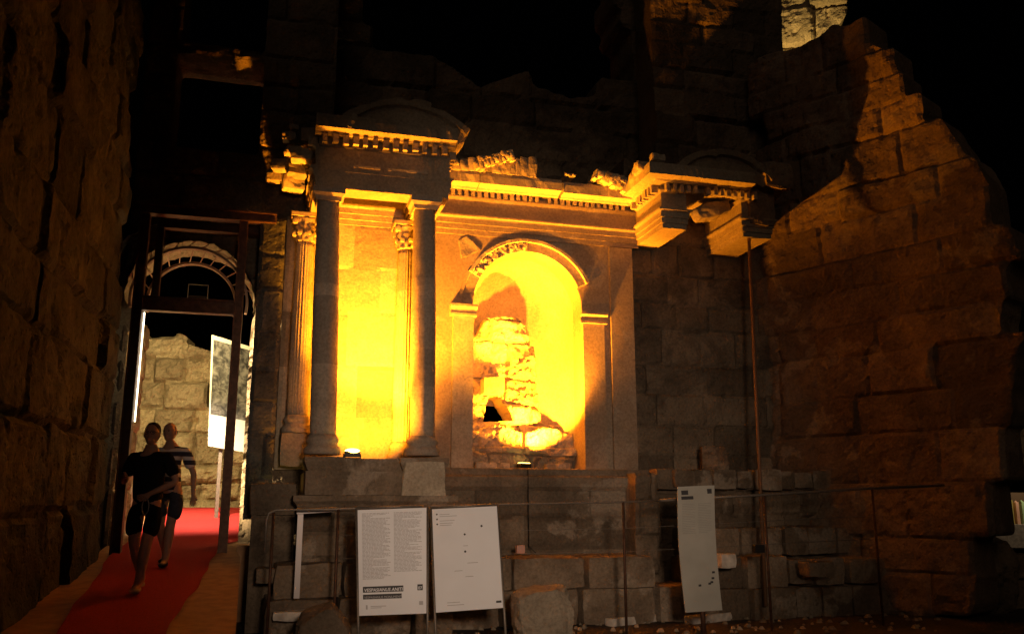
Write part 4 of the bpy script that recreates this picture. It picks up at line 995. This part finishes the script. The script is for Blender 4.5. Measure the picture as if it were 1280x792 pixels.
# ------------------------------------------------------------------ monument lamps and added fills
def floodlamp(name, u, v, z, label, aim, glow=.05, ang=0):
    r_ = thing(name, M.W(u, v, z), label, 'floodlight')
    f_ = Fr(*M.W(u, v, z)[:2], R(15.5)+ang)
    k = MB(); k.box(f_, -.10, .10, -.06, .06, z+.02, z+.09); k.tube([f_.W(-.11, 0, z), f_.W(-.11, 0, z+.06)], .008); k.tube([f_.W(.11, 0, z), f_.W(.11, 0, z+.06)], .008); k.box(f_, -.12, .12, -.03, .03, z-.002, z+.01)
    k.build('housing', M_black, r_)
    k = MB()
    if glow > .05: ell(k, f_.W(0, -.02, z+.095), (.10, .06, .035))
    else: k.box(f_, -.085, .085, -.045, .045, z+.091, z+.099)
    k.build('lens', M_glow, r_)
    return r_
OR = (1, .295, .009)
uA, zA = M.L(440, 569, -1.6)
floodlamp('floodlight', uA, -1.60, 2.19, 'glowing floodlight on the floor between the two front columns', None, glow=.1)
light('bay_lamp', 'SPOT', M.W(uA, -1.60, 2.33), 900, OR, target=M.W(1.2, -1.25, 6.3), spot_size=R(106), spot_blend=.9, shadow_soft_size=.05)
light('bay_fill_rear', 'SPOT', M.W(-1.3, -1.2, 2.3), 4800, OR, target=M.W(-.5, -.3, 5.8), spot_size=R(84), spot_blend=.6, shadow_soft_size=.06)  # added fill without a fixture, brightens the bay back and soffits
light('bay_fill_low', 'SPOT', M.W(-.95, -1.25, 2.36), 1050, OR, target=M.W(-.98, 0, 3.2), spot_size=R(90), spot_blend=.8, shadow_soft_size=.06)  # added fill without a fixture for the lower back wall
uB, zB = M.L(655, 581, .03)
floodlamp('floodlight', uB, .03, NF, 'small black floodlight on the sill of the arched niche', None, ang=.3)
light('niche_lamp', 'SPOT', M.W(1.85, -.20, NF+.34), 3900, OR, target=M.W(NC+.05, .75, 3.9), spot_size=R(112), spot_blend=.4, shadow_soft_size=.05)
light('niche_fill', 'SPOT', M.W(1.0, -.02, 3.95), 700, OR, target=M.W(1.15, .8, 5.0), spot_size=R(120), spot_blend=.6, shadow_soft_size=.05)  # added fill floating in the opening, lifts the upper left apse
light('niche_lamp_wide', 'SPOT', M.W(uB+.05, -.13, NF+.16), 2500, OR, target=M.W(2.5, -.5, 5.4), spot_size=R(84), spot_blend=.9, shadow_soft_size=.05)
floodlamp('floodlight', -2.3, -.75, 1.505, 'floodlight hidden at the left flank of the columned bay', None)
light('flank_lamp', 'SPOT', M.W(-2.28, -.8, 1.86), 45, OR, target=M.W(-2.15, -.9, 6), spot_size=R(60), spot_blend=.6, shadow_soft_size=.05)
m = MB(); m.box(M, -2.6, -2.05, -1.2, 0, 0, 1.5); rblock(m, M, (-2.34, -1.16, 1.66), (.6, .25, .42), 44, .02, .08); tag(m.build('side_plinth', S_dark), 'dark low plinth between gate and columned bay', 'plinth')
m = MB(); slab(m, M, -2.72, -2.36, 1.4, 5.7, -.62, .75, res=.05, seed=131, ch=(.4, .7), bw=(.5, .9), off=.02, gd=.04, amp=.03)  # pier added to keep bay light off the gate wall
tag(m.build('light_block_pier', S_left), 'narrow dark pier added to block bay light from the gate wall', 'pier')
# lamp cable
m = MB(); m.tube([M.W(uB-.12, .0, NF+.02), M.W(uB-.14, -.66, 2.13), M.W(uB-.14, -.68, 1.6), M.W(uB-.13, -.66, 1.0), M.W(uB-.1, -.9, .92)], .006, 6); tag(m.build('lamp_cable', M_black), 'thin black cable hanging from the niche sill lamp', 'cable')
u, z = M.L(650, 680, -1.3); m = MB(); rblock(m, M, (u, -1.3, .99), (.12, .1, .12), 5, .008, .1, n=6, tone=.9); tag(m.build('marker_block', flat('pale_pink_plastic', (.55, .33, .27), .6)), 'small pinkish box on the step below the niche', 'box')

# ------------------------------------------------------------------ people
def skin_body(name, J, E, mt, parent, sub=2, root=0):
    """J: list of (world pos, rx[,ry]); E: edges. skinned and smoothed into one mesh"""
    base = wl(parent)
    me = bpy.data.meshes.new(name); me.from_pydata([tuple(Vector(j[0])-base) for j in J], E, []); o = bpy.data.objects.new(name, me); COL.objects.link(o); o.parent = parent
    s = o.modifiers.new('s', 'SKIN'); s.use_smooth_shade = True; s.branch_smoothing = .3
    for i, j in enumerate(J):
        sv = me.skin_vertices[0].data[i]; sv.radius = (j[1], j[2] if len(j) > 2 else j[1]); sv.use_root = (i == root)
    u_ = o.modifiers.new('u', 'SUBSURF'); u_.levels = sub; u_.render_levels = sub
    bpy.context.view_layer.update()
    m2 = bpy.data.meshes.new_from_object(o.evaluated_get(bpy.context.evaluated_depsgraph_get()))
    o.modifiers.clear(); o.data = m2; m2.materials.clear(); m2.materials.append(mt)
    for p in m2.polygons: p.use_smooth = True
    return o
S_skin = flat('skin', (.42, .24, .17), .55, noise=.08, nscale=20)
S_hair = flat('dark_hair', (.03, .022, .018), .8, noise=.4, nscale=80, bump=.5)
def person(foot, head_z, yaw, label, shirt, shorts, pose, hair=True, glasses=False, dark=False, stripes=None, shoes=None, skin=S_skin, trousers=False):
    h = head_z-foot.z; k = h/1.76
    r_ = thing('person', tuple(foot), label, 'person')
    c, s = math.cos(yaw), math.sin(yaw)
    def T(x, y, z): return Vector((foot.x+(x*c-y*s)*k, foot.y+(x*s+y*c)*k, foot.z+z*k))   # x right(viewer), y away
    P = pose
    # skeleton joints
    pel = T(P.get('px', 0), 0, .93); ch = T(P.get('cx', 0), -.01, 1.26); nk = T(P.get('cx', 0), 0, 1.47); hb = T(P.get('hx', 0), -.02, 1.56)
    J = [(pel, .12*k, .10*k), (T(P.get('cx', 0)*.6, 0, 1.08), .13*k, .10*k), (ch, .155*k, .11*k), (T(P.get('cx', 0), 0, 1.40), .12*k, .085*k), (nk, .068*k), (hb, .062*k)]
    E = [(0, 1), (1, 2), (2, 3), (3, 4), (4, 5)]
    shirtJ = [(T(0, 0, .83), .168*k, .13*k), (T(P.get('cx', 0)*.6, 0, 1.08), .175*k, .14*k), (ch+Vector((0, 0, .0)), .195*k, .14*k), (T(P.get('cx', 0), 0, 1.40), .15*k, .095*k), (T(P.get('cx', 0), 0, 1.455), .07*k)]
    shirtE = [(0, 1), (1, 2), (2, 3), (3, 4)]; handpos = []
    for sd in (-1, 1):
        sh_ = T(P.get('cx', 0)+sd*.18, 0, 1.40); el_, wr_ = P['arm'][sd]; el_ = T(*el_); wr_ = T(*wr_)
        i = len(J); J += [(sh_, .058*k), (sh_.lerp(el_, .5), .046*k), (el_, .038*k), (el_.lerp(wr_, .4), .038*k), (wr_, .026*k)]; E += [(3, i), (i, i+1), (i+1, i+2), (i+2, i+3), (i+3, i+4)]
        i = len(shirtJ); shirtJ += [(sh_, .078*k), (sh_.lerp(el_, .8), .078*k)]; shirtE += [(3, i), (i, i+1)]
        handpos.append((wr_, (wr_-el_).normalized(), sd))
    shortJ = [(T(0, 0, .96), .16*k, .12*k), (T(0, 0, .90), .150*k, .12*k)]; shortE = [(0, 1)]; feet = []
    for sd in (-1, 1):
        kn, an, toe = P['leg'][sd]; hp = T(sd*.09, 0, .88); kn = T(*kn); an = T(*an); toe = T(*toe)
        i = len(J); J += [(hp, .09*k), (hp.lerp(kn, .5), .075*k), (kn, .06*k), (kn.lerp(an, .35), .062*k), (an, .042*k), (an.lerp(toe, .3)-Vector((0, 0, .03*k)), .036*k), (toe, .028*k)]
        E += [(0, i)]+[(i+q, i+q+1) for q in range(6)]
        i = len(shortJ); end = hp.lerp(kn, .9) if not trousers else an
        shortJ += [(hp+Vector((sd*.012, 0, 0)), .095*k), (hp.lerp(kn, .5)+Vector((sd*.016, 0, 0)), .092*k), ((end if not trousers else kn)+Vector((sd*.014, 0, 0)), .092*k if not trousers else .075*k)]; shortE += [(1, i), (i, i+1), (i+1, i+2)]
        if trousers: shortJ.append((an, .06*k)); shortE.append((i+2, i+3))
        feet.append((an, toe))
    # hands: palm and five fingers, joined into the body mesh through the wrist
    for (wr_, d, sd) in handpos:
        base_i = [j for j in range(len(J)) if (Vector(J[j][0])-wr_).length < 1e-5][0]
        side = Vector((0, 1, 0)).cross(d); side = side.normalized() if side.length > .1 else Vector((1, 0, 0)); nrm = d.cross(side).normalized()
        pm = wr_+d*.05*k; i = len(J); J.append((pm, .034*k, .02*k)); E.append((base_i, i))
        for f_ in range(4):
            o_ = side*(f_-1.5)*.02*k; L_ = (.068, .078, .074, .058)[f_]*k; j = len(J)
            J += [(pm+d*.04*k+o_, .0095*k), (pm+d*(.04*k+L_*.5)+o_-nrm*.006, .009*k), (pm+d*(.04*k+L_*.85)+o_-nrm*.026, .0075*k)]; E += [(i, j), (j, j+1), (j+1, j+2)]
        j = len(J); J += [(pm-side*.038*k*sd, .011*k), (pm-side*.052*k*sd+d*.04*k-nrm*.012, .009*k)]; E += [(i, j), (j, j+1)]
    body = skin_body('body', J, E, skin, r_)
    # head, joined in the body mesh data as its continuation
    hy = P.get('hyaw', 0)+yaw; Rz = Matrix.Rotation(hy, 3, 'Z') @ Matrix.Rotation(P.get('htilt', 0), 3, 'X')
    hc = T(P.get('hx', 0), -.015, 1.645)
    hm = MB(); ell(hm, hc, (.080*k, .098*k, .115*k), Rz, 14)
    ell(hm, hc+Rz @ Vector((0, -.02, -.065))*k, (.055*k, .07*k, .06*k), Rz, 10)
    ell(hm, hc+Rz @ Vector((0, -.098, -.012))*k, (.014*k, .02*k, .028*k), Rz, 6)
    ell(hm, hc+Rz @ Vector((0, -.088, -.055))*k, (.026*k, .012*k, .010*k), Rz, 6)
    for sx in (-1, 1):
        ell(hm, hc+Rz @ Vector((sx*.078, .0, -.01))*k, (.012*k, .022*k, .034*k), Rz, 6); ell(hm, hc+Rz @ Vector((sx*.03, -.088, .025))*k, (.022*k, .010*k, .008*k), Rz, 6)
    ho = hm.build('head', skin, r_)
    em = MB()
    for sx in (-1, 1): ell(em, hc+Rz @ Vector((sx*.03, -.089, .010))*k, (.012*k, .008*k, .007*k), Rz, 6)
    em.build('eyes', flat('eye_dark', (.03, .02, .02), .3), r_)
    if hair:
        hh = MB(); ell(hh, hc+Rz @ Vector((0, .022, .036))*k, (.085*k, .094*k, .096*k), Rz, 14); hh.build('hair', S_hair, r_)
    else:
        hh = MB(); ell(hh, hc+Rz @ Vector((0, .03, -.01))*k, (.081*k, .080*k, .06*k), Rz, 14); hh.build('hair', flat('grey_stubble', (.16, .13, .11), .9), r_)
    if glasses:
        gm = MB()
        for sx in (-1, 1):
            cc = hc+Rz @ Vector((sx*.032, -.102, .010))*k; gm.tube([cc+Rz @ Vector((.024*math.cos(a*.5236), 0, .018*math.sin(a*.5236)))*k for a in range(13)], .003*k, 5)
            gm.tube([cc+Rz @ Vector((sx*.024, 0, .004))*k, hc+Rz @ Vector((sx*.08, .0, .012))*k], .0025*k, 5)
        gm.tube([hc+Rz @ Vector((-.008, -.104, .012))*k, hc+Rz @ Vector((.008, -.104, .012))*k], .003*k, 5); gm.build('glasses', M_black, r_)
    skin_body('shirt', shirtJ, shirtE, shirt, r_); skin_body('trousers' if trousers else 'shorts', shortJ, shortE, shorts, r_)
    for (an, toe) in feet:
        d = (toe-an); d.z = 0; d.normalize(); fm = []; heel = an-d*.04*k; heel.z = an.z-.05*k
        skin_body('shoe', [(heel, .038*k, .038*k), (an.lerp(toe, .5)+Vector((0, 0, -.035*k)), .042*k, .034*k), (toe+d*.02*k+Vector((0, 0, -.002)), .038*k, .026*k)], [(0, 1), (1, 2)], shoes or M_black, r_)
    return r_, T
def striped():
    mt, n, l = mat('striped_shirt_cloth'); b = n['Principled BSDF']; b.inputs['Roughness'].default_value = .9
    g = n.new('ShaderNodeNewGeometry'); sx = n.new('ShaderNodeSeparateXYZ'); l.new(g.outputs['Position'], sx.inputs[0])
    a = n.new('ShaderNodeMath'); a.operation = 'MULTIPLY'; a.inputs[1].default_value = 62; l.new(sx.outputs['Z'], a.inputs[0])
    si = n.new('ShaderNodeMath'); si.operation = 'SINE'; l.new(a.outputs[0], si.inputs[0])
    r = n.new('ShaderNodeValToRGB'); r.color_ramp.elements[0].position = .15; r.color_ramp.elements[1].position = .25; r.color_ramp.elements[0].color = (.035, .03, .05, 1); r.color_ramp.elements[1].color = (.62, .58, .56, 1)
    l.new(si.outputs[0], r.inputs[0]); l.new(r.outputs[0], b.inputs['Base Color']); return mt
C_black = flat('black_cloth', (.012, .012, .013), .95, spec=.1, bump=.3, nscale=12)
C_short = flat('black_shorts_cloth', (.010, .010, .011), .95, spec=.1)
C_navy = flat('dark_blue_denim', (.045, .05, .07), .9, spec=.1, noise=.25, nscale=20)
C_shoe = flat('grey_white_trainers', (.38, .36, .34), .7)
def rampz(x, y):
    v = (-(x-M.o[0])*M.s+(y-M.o[1])*M.c); return zr(v)
# front man
X, Y, Z = at(176, 720, 9.45); f1 = Vector((X, Y, rampz(X, Y)+.01)); hz = at(188, 529, 9.45)[2]
_, T1 = person(f1, hz, .0, 'man in black shirt and shorts with glasses walking down the red carpet', C_black, C_short,
    dict(cx=0, hx=.0, hyaw=.12, arm={-1: ((-.27, .0, 1.13), (-.17, -.20, 1.17)), 1: ((.29, .03, 1.13), (.10, -.20, 1.0))},
         leg={-1: ((-.10, -.02, .50), (-.075, .22, .10), (-.08, .06, .04)), 1: ((.07, -.10, .50), (.06, -.20, .085), (.07, -.36, .03))}), hair=True, glasses=True, shoes=C_shoe)
# strap loop in his hand
m = MB(); p = T1(.10, -.28, .95); m.tube([p+Vector((.035*math.sin(a*.5236), 0, -.08+.08*math.cos(a*.5236))) for a in range(13)], .006, 6); tag(m.build('wrist_strap', M_alu), 'thin pale strap loop hanging from the front man hand', 'strap')
X, Y, Z = at(207, 690, 11.0); f2 = Vector((X, Y, rampz(X, Y)+.01)); hz = at(212, 528, 11.0)[2]
person(f2, hz, .0, 'bald man in striped shirt and dark shorts walking behind the man in black', striped(), C_navy,
    dict(cx=-.03, hx=-.06, hyaw=-.1, htilt=.05, arm={-1: ((-.28, .02, 1.12), (-.2, -.14, .92)), 1: ((.27, .02, 1.12), (.31, -.06, .86))},
         leg={-1: ((-.10, .0, .50), (-.09, .24, .13), (-.09, .10, .05)), 1: ((.07, -.10, .50), (.05, -.12, .085), (.06, -.28, .03))}), hair=False)
loose('boulder', 'dark rounded boulder shape standing in for an unclear silhouette before the lit stall', 1236, 690, -1.9, (.62, .6, 1.15), 63, S_dark, rough=.1, rnd=.3, zb=-.05)  # stand-in mass for an unidentified dark silhouette
